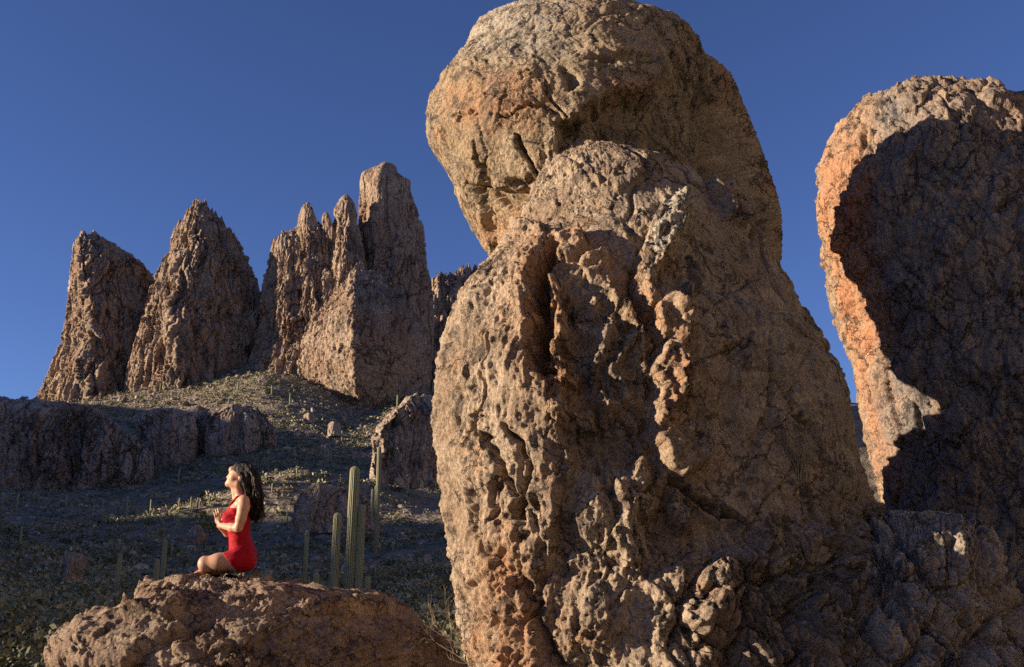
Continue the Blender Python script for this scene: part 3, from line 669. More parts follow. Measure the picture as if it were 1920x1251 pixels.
outcrop('rock_outcrop', [(758, 428, 448), (766, 412, 462), (778, 396, 478), (795, 388, 486), (820, 384, 488), (850, 384, 480), (875, 386, 470)], 288, 'shaded brown rock buttress on the slope above the head of the woman', 'rock outcrop', 111, depth=.5)
outcrop('rock_outcrop', [(742, 784, 812), (752, 764, 840), (770, 742, 870), (790, 722, 890), (805, 706, 900), (825, 700, 910), (860, 698, 920), (900, 692, 930), (945, 684, 940)], 180, 'dark angular rock outcrop beside the left flank of the pillar', 'rock outcrop', 117, 240, 300, .6, corner=[(742, 790), (800, 720), (945, 700)], mixc=.85, rib=1.3, fine=.75, sc=1.5, shear=.25, jag=1.)
outcrop('boulder', [(774, 576, 584), (778, 570, 590), (784, 569, 590), (794, 572, 588)], 300, 'small sunlit pink boulder on the slope below the tall tower', 'boulder', 121, 40, 60, .8, rib=.3, fine=.25)
outcrop('boulder', [(790, 622, 632), (796, 616, 637), (806, 614, 640), (818, 614, 642)], 280, 'broad brown boulder on the slope below the corner of the tower, lit on top', 'boulder', 123, 40, 60, .8, rib=.3, fine=.25)
outcrop('boulder', [(815, 699, 703), (819, 696, 707), (826, 696, 709), (834, 697, 709)], 175, 'small orange boulder at the tip of the dark angular outcrop', 'boulder', 125, 40, 60, .8, rib=.25, fine=.2)
outcrop('boulder', [(1036, 125, 150), (1042, 116, 158), (1055, 110, 164), (1072, 112, 160), (1090, 114, 156)], 66, 'large dark brown boulder alone on the shaded lower slope', 'boulder', 127, 60, 90, .8, rib=.25, fine=.2)
outcrop('boulder', [(1000, 380, 388), (1004, 362, 390), (1012, 356, 388), (1020, 356, 380)], 82, 'tan slab like boulder tilted on the slope behind the hands of the woman', 'boulder', 129, 50, 70, .8, rib=.2, fine=.15, mat='crag')
outcrop('boulder', [(984, 366, 372), (990, 358, 380), (1000, 352, 384), (1008, 350, 384)], 90, 'jagged grey boulder on the slope just above the tilted tan slab', 'boulder', 131, 50, 70, .8, rib=.35, fine=.25)
outcrop('rock_outcrop', [(905, 590, 602), (912, 582, 640), (926, 566, 680), (945, 552, 700), (970, 548, 712), (1000, 545, 720)], 118, 'low dark rock hump behind the tall three stemmed saguaro', 'rock outcrop', 133, 120, 200, .4, rib=.6, fine=.4, shear=.2)

# ================================================================== SCRUB AND SCREE
def foliage_mat(name, a, b_, c, sc=1.0):
    b = NB(name); t = b.attr('tone'); v = b.coord()
    col = b.mix(b.ramp(t, .0, .5), a, b_); col = b.mix(b.ramp(t, .5, 1.0), col, c)
    col = b.mix(1.0, col, b.ramp(b.noise(v, 3 * sc, 3, .6), .3, .7, .7, 1.35), 'MULTIPLY')
    return b.done(col, .9)
M['scrub'] = foliage_mat('scrub_leaves', (.10, .105, .062), (.225, .22, .13), (.40, .365, .23))
M['scree'] = foliage_mat('scree_rock', (.15, .118, .095), (.28, .22, .17), (.42, .35, .28), .5)
def slope_points(n, y0, y1, seed, a0=-31, a1=6, dens=None):
    rs = np.random.RandomState(seed)
    ang = np.radians(rs.uniform(a0, a1, n)); y = np.exp(rs.uniform(math.log(y0), math.log(y1), n))
    x = y * np.tan(ang)
    keep = np.ones(n, bool)
    P = np.stack([x, y, 0 * x], -1)
    c = fbm(P, .03, 3, 200 + seed)
    keep = rs.rand(n) < sstep(-.5, .25, c) * .9 + .1
    keep &= ~((np.abs(x + 2.6) < 3.4) & (np.abs(y - 9) < 5)) & ~((x > -.9) & (y < 13))
    return x[keep], y[keep], rs
def leaf_clumps(x, y, z, size, nl, rs, flat=.75, ls=1.0):
    """nl leaf quads per bush through a half ellipsoid"""
    n = len(x)
    d = rs.normal(size=(n, nl, 3)); d /= np.linalg.norm(d, axis=-1, keepdims=True); d *= rs.rand(n, nl, 1) ** .4
    lump = 1 + .35 * np.sin(3 * np.arctan2(d[..., 1], d[..., 0]) + rs.rand(n, 1) * 6)[..., None]
    c = d * lump * size[:, None, None] * np.array([.5, .5, .5 * flat]); c[..., 2] = np.abs(c[..., 2]) * 1.3
    c += np.stack([x, y, z], -1)[:, None]
    a = rs.normal(size=(n, nl, 3)); a /= np.linalg.norm(a, axis=-1, keepdims=True)
    b = np.cross(a, rs.normal(size=(n, nl, 3))); b /= np.linalg.norm(b, axis=-1, keepdims=True)
    s = size[:, None, None] * (rs.rand(n, nl, 1) * .12 + .07) * ls
    q = np.stack([c - a * s, c + b * s * .6, c + a * s, c - b * s * .6], 2)
    return q.reshape(-1, 3)
def build_scrub():
    x, y, rs = slope_points(30000, 16, 470, 3)
    x2, y2, _ = slope_points(16000, 250, 475, 4); x = np.concatenate([x, x2]); y = np.concatenate([y, y2])
    size = np.clip(.45 + 1.3 * rs.rand(len(x)) ** 3 + y * (.0018 + .0034 * rs.rand(len(x)) ** 3), .4, 3.4)
    z = ground_z(x, y) - .05
    VV, TT = [], []
    for m, nl, ls in ((y < 30, 260, .30), ((y >= 30) & (y < 75), 110, .50), (y >= 75, 22, 1.0)):
        V = leaf_clumps(x[m], y[m], z[m], size[m], nl, rs, .75, ls)
        t = np.repeat(np.clip(.45 + .5 * fbm(np.stack([x[m], y[m], 0 * x[m]], -1), .06, 2, 300) + .28 * rs.normal(size=m.sum()), 0, 1), nl * 4)
        VV.append(V); TT.append(np.clip(t + .12 * np.repeat(rs.normal(size=m.sum() * nl), 4), 0, 1))
    V, tone = np.concatenate(VV), np.concatenate(TT)
    F_ = np.arange(len(V)).reshape(-1, 4)
    o = link_mesh('desert_scrub', V, F_, M['scrub'], attrs=dict(tone=tone), smooth=False); o['kind'] = 'stuff'
    tag(o, 'low grey green desert scrub covering the whole slope', 'scrub')
build_scrub()
def ico(n=1):
    bm = bmesh.new(); bmesh.ops.create_icosphere(bm, subdivisions=n, radius=1)
    V = np.array([v.co[:] for v in bm.verts]); Fa = np.array([[v.index for v in f.verts] for f in bm.faces]); bm.free(); return V, Fa
def build_scree():
    x, y, rs = slope_points(5500, 14, 470, 8)
    x2, y2, _ = slope_points(7000, 270, 475, 9); x = np.concatenate([x, x2]); y = np.concatenate([y, y2])
    V0, F0 = ico(2); n = len(x); V0 = V0[None] * (1 + .0 * np.zeros((n, 1, 1)))
    size = np.clip(.10 + .35 * rs.rand(n) ** 3 + y * (.0008 + .0028 * rs.rand(n) ** 4), .08, 2.2)
    V = V0 * np.stack([rs.uniform(.7, 1.4, n), rs.uniform(.7, 1.3, n), rs.uniform(.45, .9, n)], -1)[:, None]
    # cut flats so each stone is angular
    for k in range(5):
        nn = rs.normal(size=(n, 1, 3)); nn /= np.linalg.norm(nn, axis=-1, keepdims=True)
        h = (V * nn).sum(-1, keepdims=True); V = V - nn * np.clip(h - rs.uniform(.35, .7, (n, 1, 1)), 0, 9)
    a = rs.rand(n) * 6.283; c_, s_ = np.cos(a)[:, None], np.sin(a)[:, None]
    V = np.stack([V[..., 0] * c_ - V[..., 1] * s_, V[..., 0] * s_ + V[..., 1] * c_, V[..., 2]], -1)
    V = V * size[:, None, None] + np.stack([x, y, ground_z(x, y) + size * .2], -1)[:, None]
    Fa = (F0[None] + (np.arange(n) * len(V0[0]))[:, None, None]).reshape(-1, 3)
    tone = np.repeat(rs.rand(n), len(V0[0]))
    o = link_mesh('scree', V, Fa, M['scree'], attrs=dict(tone=tone), smooth=False); o['kind'] = 'stuff'
    tag(o, 'loose angular tan stones strewn over the slope', 'scree')
build_scree()

# ================================================================== SAGUAROS
def cactus_mat():
    b = NB('saguaro_skin'); r = b.attr('rib'); v = b.coord()
    c = b.mix(b.ramp(b.noise(v, 2.5, 5, .65), .35, .65), (.18, .215, .115), (.235, .26, .15))
    c = b.mix(b.ramp(r, .3, .85), c, (.42, .39, .25))
    c = b.mix(b.math('MULTIPLY', b.attr('age'), b.ramp(b.noise(v, 5, 5, .7), .35, .6)), c, (.20, .155, .10))
    return b.done(c, .8, b.bump(b.noise(v, 60, 3, .7), .5, .01))
M['saguaro'] = cactus_mat()
def ribbed(path, radii, ribs=14, per=4, ring_noise=0.0, age0=0.0):
    """fluted column along a list of points, rounded tip"""
    path = np.array(path, float); n = len(path)
    seg = np.concatenate([[0], np.cumsum(np.linalg.norm(np.diff(path, axis=0), axis=1))]); L = seg[-1]
    tip = radii[-1]
    t = np.concatenate([np.linspace(0, max(L - tip * 1.2, L * .3), max(8, int(L / .22)), endpoint=False), L - tip * 1.2 * np.cos(np.linspace(0, math.pi / 2 - .02, 7))[::1]])
    t = np.unique(np.clip(t, 0, L))
    C_ = np.stack([np.interp(t, seg, path[:, k]) for k in range(3)], -1)
    rad = np.interp(t, seg, radii)
    cap = np.clip((L - t) / (tip * 1.2), 0, 1); rad = rad * np.sqrt(np.clip(1 - (1 - cap) ** 2, .0004, 1))
    T = np.gradient(C_, axis=0); T /= np.linalg.norm(T, axis=1)[:, None]
    X = np.cross(np.cross(T, [1, 0, 0]), T); X = -X / np.linalg.norm(X, axis=1)[:, None]; Y = np.cross(T, X)
    m = ribs * per; th = np.linspace(0, 2 * math.pi, m, endpoint=False)
    wave = np.abs(np.cos(th * ribs / 2))
    rr = rad[:, None] * (.86 + .20 * wave[None]) * (1 + ring_noise * np.sin(t * 3.1)[:, None])
    V = C_[:, None] + rr[..., None] * (np.cos(th)[None, :, None] * X[:, None] + np.sin(th)[None, :, None] * Y[:, None])
    Fc = grid_faces(len(t), m)[:, ::-1]
    Fc = np.concatenate([Fc])
    rib = np.repeat(wave[None] ** 3, len(t), 0); age = np.repeat(np.clip(age0 * (1 - t / L * 1.6), 0, 1)[:, None], m, 1)
    return V.reshape(-1, 3), Fc, rib.reshape(-1), age.reshape(-1)
def saguaro(label, u, vb, vt, wpx, arms=(), D=None, lean=0.0, ribs=None, age=.6, group='saguaro cacti on the slope', extra=()):
    """u, vb: foot; vt: top row; wpx: trunk width in px; arms: (du, v_joint, v_top, width)"""
    if D is None: x, y, z = ray_ground(u, vb)
    else:
        x, y, z = (float(q) for q in at(u, vb, D)); z = float(ground_z(np.array([x]), np.array([y]))[0])
    H = float(at(u, vt, y)[2]) - z; k = F / (y * .985)
    r = wpx / k / 2
    big = wpx > 5
    ribs = ribs or (16 if big else 8); per = 6 if big else 3
    small = not arms
    lx = lean * H
    path = [(lx * q, 0, H * q) for q in np.linspace(0, 1, 6)]
    rad = [r * .82, r * 1.0, r * 1.02, r, r * .96, r * .9]
    V, Fc, rib, ag = ribbed(path, rad, ribs, per, .012, age)
    if small:
        o = link_mesh('saguaro_cactus', V, Fc, M['saguaro'], attrs=dict(rib=rib, age=ag)); o.location = (x, y, z - .1)
        return tag(o, label, 'cactus', group)
    t = thing('saguaro_cactus', label, 'cactus', (x, y, z - .1), group)
    link_mesh('trunk', V, Fc, M['saguaro'], t, dict(rib=rib, age=ag))
    for du, vj, v2, wa in arms:
        zj = float(at(u, vj, y)[2]) - z; z2 = float(at(u, v2, y)[2]) - z
        dx = du / k; ra = wa / k / 2; sgn = 1 if dx > 0 else -1
        bend = min(abs(dx) * .9, (z2 - zj) * .5)
        pth = [(lx * zj / H, 0, zj), (dx * .55, 0, zj + bend * .12), (dx * .88, -.02, zj + bend * .45), (dx, -.02, zj + bend), (dx * 1.0, 0, (zj + bend + z2) / 2), (dx + lx * .3, 0, z2)]
        V, Fc, rib, ag = ribbed(pth, [ra * .7, ra * .85, ra, ra, ra, ra * .92], ribs, per, .01, 0)
        link_mesh('arm', V, Fc, M['saguaro'], t, dict(rib=rib, age=ag))
    return t
saguaro('tallest near saguaro, three pale green stems rising behind the domed rock', 652, 1150, 870, 19, [(-27, 1128, 957, 15), (18, 1128, 942, 14.5), (34, 1130, 1076, 12)], D=47, lean=.012, age=.9)
saguaro('tall slender shaded saguaro with a low arm, standing beside the dark angular outcrop', 706, 1008, 835, 8, [(-10, 978, 915, 5.5), (-3.5, 955, 908, 6)], D=104, age=.9)
saguaro('dark slim saguaro just behind the three stemmed saguaro, on its far slope', 571, 1096, 992, 8, D=72, age=.8)
saguaro('short stubby saguaro at the foot of the three stemmed saguaro', 592, 1105, 1068, 12, D=40)
saguaro('round topped young saguaro with pale ribs near the base of the pillar', 798, 1200, 1122, 20, D=26, age=0)
saguaro('small young saguaro half hidden behind the right shoulder of the domed rock', 750, 1160, 1128, 13, D=34, age=0)
saguaro('single tall tapering saguaro behind the left slope of the domed rock', 213, 1150, 1034, 8.5, D=58, lean=.03, age=.8)
saguaro('saguaro column under the bright yellow green bush', 302, 1110, 1008, 8.5, D=66, age=.6)
saguaro('plump saguaro just in front of the column under the bright bush', 290, 1112, 1044, 9.5, [(-9, 1098, 1082, 7)], D=58, age=.4)
saguaro('near saguaro with two stubby upturned arms at the lower left edge of the slope', 56, 1240, 1099, 12, [(-12, 1172, 1138, 9.5), (13, 1172, 1146, 9)], D=40, lean=.03, age=.8)
saguaro('lone shaded saguaro immediately right of the one with two stubby arms', 82, 1186, 1115, 6.5, D=52, lean=.05, age=.6)
saguaro('low saguaro in front of the one with two stubby arms', 32, 1232, 1174, 11, D=36, age=.5)
saguaro('thin pale saguaro leaning at the far left edge beside a shorter one', 10, 1154, 1106, 4.5, D=62, lean=.09)
saguaro('short saguaro beside the thin pale leaning one', 15, 1156, 1138, 4, D=60)
FAR = [(4, 948, 922, 3, 'pale far saguaro at the very left edge below the cliff band'), (31, 958, 923, 3.6, 'bright far saguaro second from the left edge below the cliff band'),
       (123, 952, 925, 2.6, 'far saguaro below the cleft in the cliff band'), (64, 938, 923, 2.2, 'tiny far saguaro against the foot of the cliff band'),
       (174, 972, 945, 2.8, 'far saguaro in front of a neighbour below the cliff band middle'), (191, 962, 937, 2.8, 'far saguaro just right of and behind its lower neighbour'),
       (236, 974, 930, 3.6, 'tallest far saguaro below the end of the cliff band'), (281, 970, 935, 3, 'far saguaro standing between the cliff band end and the woman'),
       (335, 960, 932, 2.8, 'thin far saguaro left of the close pair near the hands of the woman'), (357, 960, 930, 2.8, 'left one of the close far saguaro pair near the hands of the woman'), (370, 955, 931, 2.6, 'right one of the close far saguaro pair near the hands of the woman'),
       (392, 946, 928, 2.2, 'smallest far saguaro just left of the face of the woman'), (334, 910, 878, 2.8, 'far saguaro high in the shaded gully left of the woman'), (321, 1046, 1010, 3.4, 'thin pale saguaro right of the bright yellow green bush'),
       (37, 1025, 985, 4.2, 'dim saguaro in deep shade on the left part of the slope'), (510, 925, 904, 2.6, 'far saguaro just behind the hair of the woman'),
       (538, 982, 956, 3.2, 'sunlit saguaro on the bright patch behind the woman'), (556, 900, 876, 2.6, 'far saguaro on the shaded slope above the bright patch'),
       (609, 862, 834, 3, 'pale saguaro of a trio on the shaded slope above the tall saguaro'), (614, 868, 842, 2.4, 'middle thin saguaro of the trio above the tall saguaro'), (620, 868, 846, 2.4, 'shortest saguaro of the trio above the tall saguaro'),
       (641, 830, 807, 3, 'bright tipped saguaro near the broad brown boulder'), (705, 832, 812, 2.6, 'small lit saguaro on the tip of the dark angular outcrop'),
       (745, 764, 740, 3, 'saguaro on the ridge line below the shaded tower face'), (799, 738, 717, 3.4, 'stout saguaro near the ridge top left of the pillar'), (812, 740, 715, 2.6, 'thin saguaro at the ridge top touching the pillar edge'),
       (543, 764, 738, 2.6, 'far sunlit saguaro on the slope left of the tower foot'), (509, 742, 722, 2.4, 'far sunlit saguaro high on the slope between middle crag and tower'), (445, 738, 716, 2.4, 'far sunlit saguaro below the shaded flank of the middle crag'),
       (187, 775, 752, 2.4, 'far saguaro at the foot of the left crag'), (428, 766, 746, 2.2, 'far sunlit saguaro directly above the head of the woman'), (300, 735, 718, 2.2, 'far saguaro at the foot of the middle crag')]
for u, vb, vt, wd, lab in FAR: saguaro(lab, u, vb, vt, wd)
saguaro('far saguaro with two short arms on the shaded slope above the woman', 486, 842, 808, 3, [(-4, 832, 820, 2), (3.5, 834, 816, 2)])
saguaro('branching saguaro on the ridge line in front of the shaded tower face', 775, 750, 725, 3, [(-4, 744, 731, 2.2), (4, 745, 733, 2.2)])
saguaro('small pale branching saguaro on the slope near the hands of the woman', 331, 988, 963, 2.8, [(-4, 980, 970, 2), (3, 980, 966, 2)])

# ================================================================== THE SEATED WOMAN
def nets(sdf, lo, hi, h):
    """closed surface of a distance field (naive surface nets)"""
    n = np.ceil((np.array(hi) - lo) / h).astype(int) + 1
    ax = [lo[k] + h * np.arange(n[k]) for k in range(3)]
    G = np.stack(np.meshgrid(*ax, indexing='ij'), -1).astype(np.float32)
    D_ = sdf(G)
    ins = D_ < 0
    c = np.zeros(n - 1, np.int8)
    for i in (0, 1):
        for j in (0, 1):
            for k in (0, 1): c += ins[i:n[0] - 1 + i, j:n[1] - 1 + j, k:n[2] - 1 + k]
    act = (c > 0) & (c < 8); idx = np.full(act.shape, -1); cells = np.argwhere(act); idx[act] = np.arange(len(cells))
    S = np.zeros((len(cells), 3)); W = np.zeros(len(cells))
    cr = [(i, j, k) for i in (0, 1) for j in (0, 1) for k in (0, 1)]
    for a in cr:
        for d in range(3):
            if a[d] == 0:
                b = list(a); b[d] = 1
                va = D_[cells[:, 0] + a[0], cells[:, 1] + a[1], cells[:, 2] + a[2]]; vb = D_[cells[:, 0] + b[0], cells[:, 1] + b[1], cells[:, 2] + b[2]]
                x = (va < 0) != (vb < 0); t = np.where(x, va / np.where(x, va - vb, 1), 0)
                p = np.array(a, float)[None].repeat(len(cells), 0); p[:, d] = t
                S += p * x[:, None]; W += x
    V = (cells + S / W[:, None]) * h + lo
    quads = []
    for d in range(3):
        e, f = (d + 1) % 3, (d + 2) % 3
        sl = [slice(1, n[k] - 1) for k in range(3)]; sl[d] = slice(0, n[d] - 1); sh = list(sl); sh[d] = slice(1, n[d])
        A, B = ins[tuple(sl)], ins[tuple(sh)]
        off = np.array([s_.start for s_ in sl])
        for flip, m in ((False, A & ~B), (True, ~A & B)):
            q = np.argwhere(m) + off
            def cell(de, df):
                r_ = q.copy(); r_[:, e] -= de; r_[:, f] -= df; return idx[r_[:, 0], r_[:, 1], r_[:, 2]]
            Q = np.stack([cell(0, 0), cell(1, 0), cell(1, 1), cell(0, 1)], 1)
            quads.append(Q[:, ::-1] if flip else Q)
    Q = np.concatenate(quads); return V, Q[(Q >= 0).all(1)]
class Field:
    """soft union of tapered limbs and ellipsoids"""
    def __init__(s): s.p = []
    def limb(s, a, b, ra, rb, k=.012): s.p.append(('l', np.array(a), np.array(b), ra, rb, k)); return s
    def ell(s, c, r, k=.012, rot=0.0): s.p.append(('e', np.array(c), np.array(r), rot, 0, k)); return s
    def chain(s, pts, rs, k=.012):
        for i in range(len(pts) - 1): s.limb(pts[i], pts[i + 1], rs[i], rs[i + 1], k)
        return s
    def __call__(s, G, grow=0.0):
        out = np.full(G.shape[:-1], 1.0, np.float32)
        lo, h = G[0, 0, 0], float(G[1, 0, 0, 0] - G[0, 0, 0, 0])
        for kind, a, b, c, d, k in s.p:
            if kind == 'l':
                m = max(c, d) + .06; mn, mx = np.minimum(a, b) - m, np.maximum(a, b) + m
            else:
                m = np.full(3, max(b) + .06); mn, mx = a - m, a + m
            i0 = np.clip(((mn - lo) / h).astype(int), 0, np.array(out.shape) - 1); i1 = np.clip(((mx - lo) / h).astype(int) + 2, 1, out.shape)
            sl = tuple(slice(x, y) for x, y in zip(i0, i1)); q = G[sl]
            if kind == 'l':
                ab = b - a; t = np.clip(((q - a) @ ab) / (ab @ ab + 1e-9), 0, 1)
                f = np.linalg.norm(q - a - t[..., None] * ab, axis=-1) - (c + (d - c) * t)
            else:
                p = q - a
                if c:
                    cs, sn = math.cos(R(c)), math.sin(R(c)); p = np.stack([p[..., 0] * cs + p[..., 2] * sn, p[..., 1], -p[..., 0] * sn + p[..., 2] * cs], -1)
                k0 = np.linalg.norm(p / b, axis=-1); k1 = np.linalg.norm(p / (b * b), axis=-1); f = k0 * (k0 - 1) / np.maximum(k1, 1e-6)
            f = f - grow; o = out[sl]; hh = np.clip(k - np.abs(o - f), 0, 9) / k
            out[sl] = np.minimum(o, f) - hh * hh * k * .25
        return out
PO = atv(430, 1070, SEAT_D)
PX = 1 / 221.0
def bp(u, v, dy=0.0):
    p = atv(u, v, SEAT_D + dy) - PO; return (p.x, p.y, p.z)
def bounds(u0, v0, u1, v1, w_):
    c = np.array([bp(u, v, dy) for u in (u0, u1) for v in (v0, v1) for dy in (-w_, w_)]); return c.min(0), c.max(0)
def build_person():
    root = thing('person', 'dark haired woman in a short red dress seated with pressed palms, face lifted', 'person', PO)
    # ---------------- torso shared by body and dress
    def torso(f):
        f.ell(bp(457, 1050), (.096, .160, .095), .03)                     # pelvis
        f.ell(bp(455, 1036), (.100, .150, .085), .04)
        f.ell(bp(450.5, 1014), (.086, .120, .090), .05)                    # waist
        f.ell(bp(447, 985), (.090, .128, .100), .05)                      # ribs
        f.ell(bp(449, 958), (.086, .135, .085), .05)
        f.ell(bp(430.5, 971, -.065), (.056, .058, .060), .03)             # bust
        f.ell(bp(430.5, 971, .065), (.056, .058, .060), .03)
        return f
    f = torso(Field())
    f.limb(bp(452, 943, -.05), bp(456, 938, -.145), .050, .044, .05); f.limb(bp(452, 943, .05), bp(456, 938, .145), .050, .044, .05)   # shoulders
    f.limb(bp(453, 940), bp(446, 912), .052, .046, .04)                   # neck
    f.limb(bp(439, 934, -.02), bp(437, 918, -.012), .014, .016, .02)
    # head
    f.ell(bp(453, 889), (.088, .073, .090), .03, -20)
    f.ell(bp(440.5, 895), (.058, .060, .088), .03, -23)
    f.limb(bp(429, 907), bp(446, 908, -.040), .022, .026, .025); f.limb(bp(429, 907), bp(446, 908, .040), .022, .026, .025)   # jaw
    f.ell(bp(427.2, 908.0), (.020, .022, .018), .015)
    f.ell(bp(436, 881), (.030, .050, .030), .02)                          # brow
    f.limb(bp(432.8, 887.5), bp(427.3, 894.6), .008, .0125, .010)         # nose
    f.ell(bp(429.0, 895.8, -.010), (.010, .008, .008), .008); f.ell(bp(429.0, 895.8, .010), (.010, .008, .008), .008)
    f.ell(bp(428.2, 901.0), (.011, .022, .0065), .007); f.ell(bp(427.6, 904.0), (.011, .020, .0070), .007)   # lips
    f.ell(bp(436.5, 895.5, -.042), (.022, .020, .026), .02); f.ell(bp(436.5, 895.5, .042), (.022, .020, .026), .02)   # cheeks
    for sy in (-1, 1):
        f.ell(bp(434.6, 888.8, sy * .032), (.013, .015, .011), .006)      # closed lids
        f.ell(bp(450.5, 896, sy * .072), (.013, .010, .028), .008, -15)   # ears
    # arms
    f.chain([bp(457.5, 940, -.165), bp(456.5, 952, -.178), bp(452, 972, -.190), bp(447, 989, -.190)], [.047, .049, .043, .036], .02)
    f.chain([bp(447, 990, -.190), bp(436, 989.5, -.150), bp(415.5, 985.5, -.040)], [.035, .037, .0235], .015)
    f.chain([bp(456, 941, .165), bp(452, 960, .185), bp(440, 1000, .190)], [.047, .047, .036], .02)
    f.chain([bp(440, 1001, .190), bp(427, 999, .140), bp(411.5, 985.5, .040)], [.035, .036, .0235], .015)
    # hands
    for sy in (-1, 1):
        w = sy * .019
        f.limb(bp(414, 985.5, sy * .034), bp(411, 979, w * 1.25), .022, .017, .012)
        f.ell(bp(410.2, 976, w), (.034, .0135, .040), .010, 14)
        for (bu, bv), (mu, mv), (tu, tv), r in (((414.6, 969.5), (414.6, 963.5), (413.0, 957.0), .0088), ((411.0, 968.5), (410.6, 961.5), (408.6, 953.6), .0092), ((407.6, 969.5), (406.8, 963.0), (404.6, 955.8), .0088), ((404.6, 972), (403.2, 966.6), (401.4, 961.0), .0078)):
            f.chain([bp(bu, bv, w), bp(mu, mv, w * 1.35), bp(tu, tv, w * .72)], [r * 1.08, r, r * .80], .004)
        f.chain([bp(414, 980, w), bp(418.0, 974.0, w * 1.3), bp(418.4, 967.5, w * .9)], [.0125, .0105, .0085], .005)
    # legs
    f.chain([bp(458.5, 1052, -.085), bp(440, 1052, -.125), bp(410, 1054.5, -.155), bp(385.5, 1057, -.165)], [.083, .082, .072, .056], .03)
    f.ell(bp(382.8, 1056.5, -.165), (.050, .050, .060), .02)
    f.chain([bp(385, 1060, -.160), bp(405, 1066, -.080), bp(432, 1067, .020)], [.050, .048, .036], .02)
    f.chain([bp(458.5, 1052, .085), bp(432, 1055, .150), bp(396, 1061, .205)], [.083, .078, .056], .03)
    f.chain([bp(396, 1061, .200), bp(402, 1056, .080), bp(414, 1046, -.050)], [.050, .046, .030], .02)
    f.chain([bp(414, 1046, -.050), bp(417, 1042.5, -.100), bp(411.5, 1041.5, -.145)], [.029, .024, .017], .012)       # foot laid on the near thigh
    for k in range(5): f.limb(bp(412 + 1.6 * k, 1041.2 + .25 * k, -.142), bp(410.6 + 1.9 * k, 1040.8 + .3 * k, -.170 + .006 * k), .0095 - .0008 * k, .0080 - .0008 * k, .005)
    f.chain([bp(395, 1067, -.05), bp(380, 1071.5, -.10), bp(368, 1075.5, -.125)], [.032, .030, .018], .015)           # other foot under the knee
    for k in range(5): f.limb(bp(370 + .8 * k, 1075.8 - .5 * k, -.13 + .012 * k), bp(364.4 + 1.2 * k, 1077 - .9 * k, -.14 + .012 * k), .0105 - .0009 * k, .0085 - .0008 * k, .005)
    lo, hi = bounds(355, 1088, 485, 866, .30)
    V, Q = nets(f, lo, hi, .0043)
    def near(c, r):
        return np.exp(-(((V - np.array(c)) / np.array(r)) ** 2).sum(1))
    lip = np.maximum(near(bp(426.6, 901.2), (.014, .020, .006)), near(bp(426.0, 904.0), (.014, .018, .006)))
    lash = np.zeros(len(V))
    for sy in (-1, 1): lash = np.maximum(lash, near(bp(432.4, 890.2, sy * .034), (.014, .017, .0042)))
    b = NB('skin'); c = b.mix(b.ramp(b.noise(b.coord(), 18, 4, .6), .3, .7), (.47, .265, .175), (.53, .31, .21))
    c = b.mix(b.ramp(b.attr('lip'), .3, .8), c, (.42, .10, .09)); c = b.mix(b.ramp(b.attr('lash'), .35, .8), c, (.045, .03, .025))
    b.p.inputs['Subsurface Weight'].default_value = .12; b.p.inputs['Subsurface Radius'].default_value = (.012, .005, .003); b.p.inputs['Subsurface Scale'].default_value = .6
    b.p.inputs['Specular IOR Level'].default_value = .35
    skin = b.done(c, .5)
    link_mesh('body', V, Q, skin, root, dict(lip=lip, lash=lash))
    # ---------------- dress: the torso a little fuller, cut by a neckline and a slanting hem
    g = torso(Field())
    g.chain([bp(458.5, 1052, -.085), bp(440, 1052, -.125), bp(420, 1054, -.148)], [.083, .082, .076], .03)
    g.chain([bp(458.5, 1052, .085), bp(440, 1054, .135), bp(420, 1058, .170)], [.083, .080, .072], .03)
    st = Field()
    for sy in (-1, 1): st.chain([bp(428, 957, sy * .064), bp(433.5, 944, sy * .094), bp(443.5, 932.5, sy * .106), bp(454, 927.6, sy * .106), bp(464, 932, sy * .100), bp(470, 950, sy * .085)], [.0095, .0085, .008, .008, .008, .0095], .006)
    def dress(G):
        d = g(G, .0075)
        wr = .0028 * perlin(G, (14, 9, 34), 3) + .0020 * perlin(G, (30, 16, 60), 9)
        d = d + wr
        x, y, z = G[..., 0], G[..., 1], G[..., 2]
        p1 = np.array(bp(424, 952.5)); p2 = np.array(bp(470, 957))
        neck = z - (p1[2] + (p2[2] - p1[2]) * (x - p1[0]) / (p2[0] - p1[0])) + .018 * np.clip(1 - (y / .075) ** 2, 0, 1) * (x < bp(450, 0)[0])
        h1 = np.array(bp(428.5, 1036)); h2 = np.array(bp(458, 1074)); nx, nz = -(h2[2] - h1[2]), (h2[0] - h1[0]); l = math.hypot(nx, nz)
        hem = ((x - h1[0]) * nx + (z - h1[2]) * nz) / l                  # positive toward the upper right
        d = np.maximum(np.maximum(d, neck), -hem)
        return np.minimum(d, st(G))
    V, Q = nets(dress, *bounds(412, 1085, 488, 925, .25), .0043)
    b = NB('red_jersey'); v = b.coord()
    b.p.inputs['Sheen Weight'].default_value = .04
    red = b.done(b.mix(b.ramp(b.noise(v, 30, 4, .6), .3, .7), (.30, .003, .010), (.38, .005, .016)), .75, b.bump(b.noise(v, 260, 2, .6), .3, .002))
    link_mesh('dress', V, Q, red, root)
    # ---------------- hair
    rs = np.random.RandomState(5); hf = Field()
    hf.ell(bp(457, 884.5), (.098, .086, .086), .03, -22)
    hf.ell(bp(466, 897), (.082, .088, .098), .03)
    hf.ell(bp(449, 873.5), (.050, .062, .030), .02, 22)
    hf.chain([bp(470, 900), bp(477, 930, .01), bp(477, 955, .015), bp(473, 972, .02)], [.085, .076, .052, .020], .04)
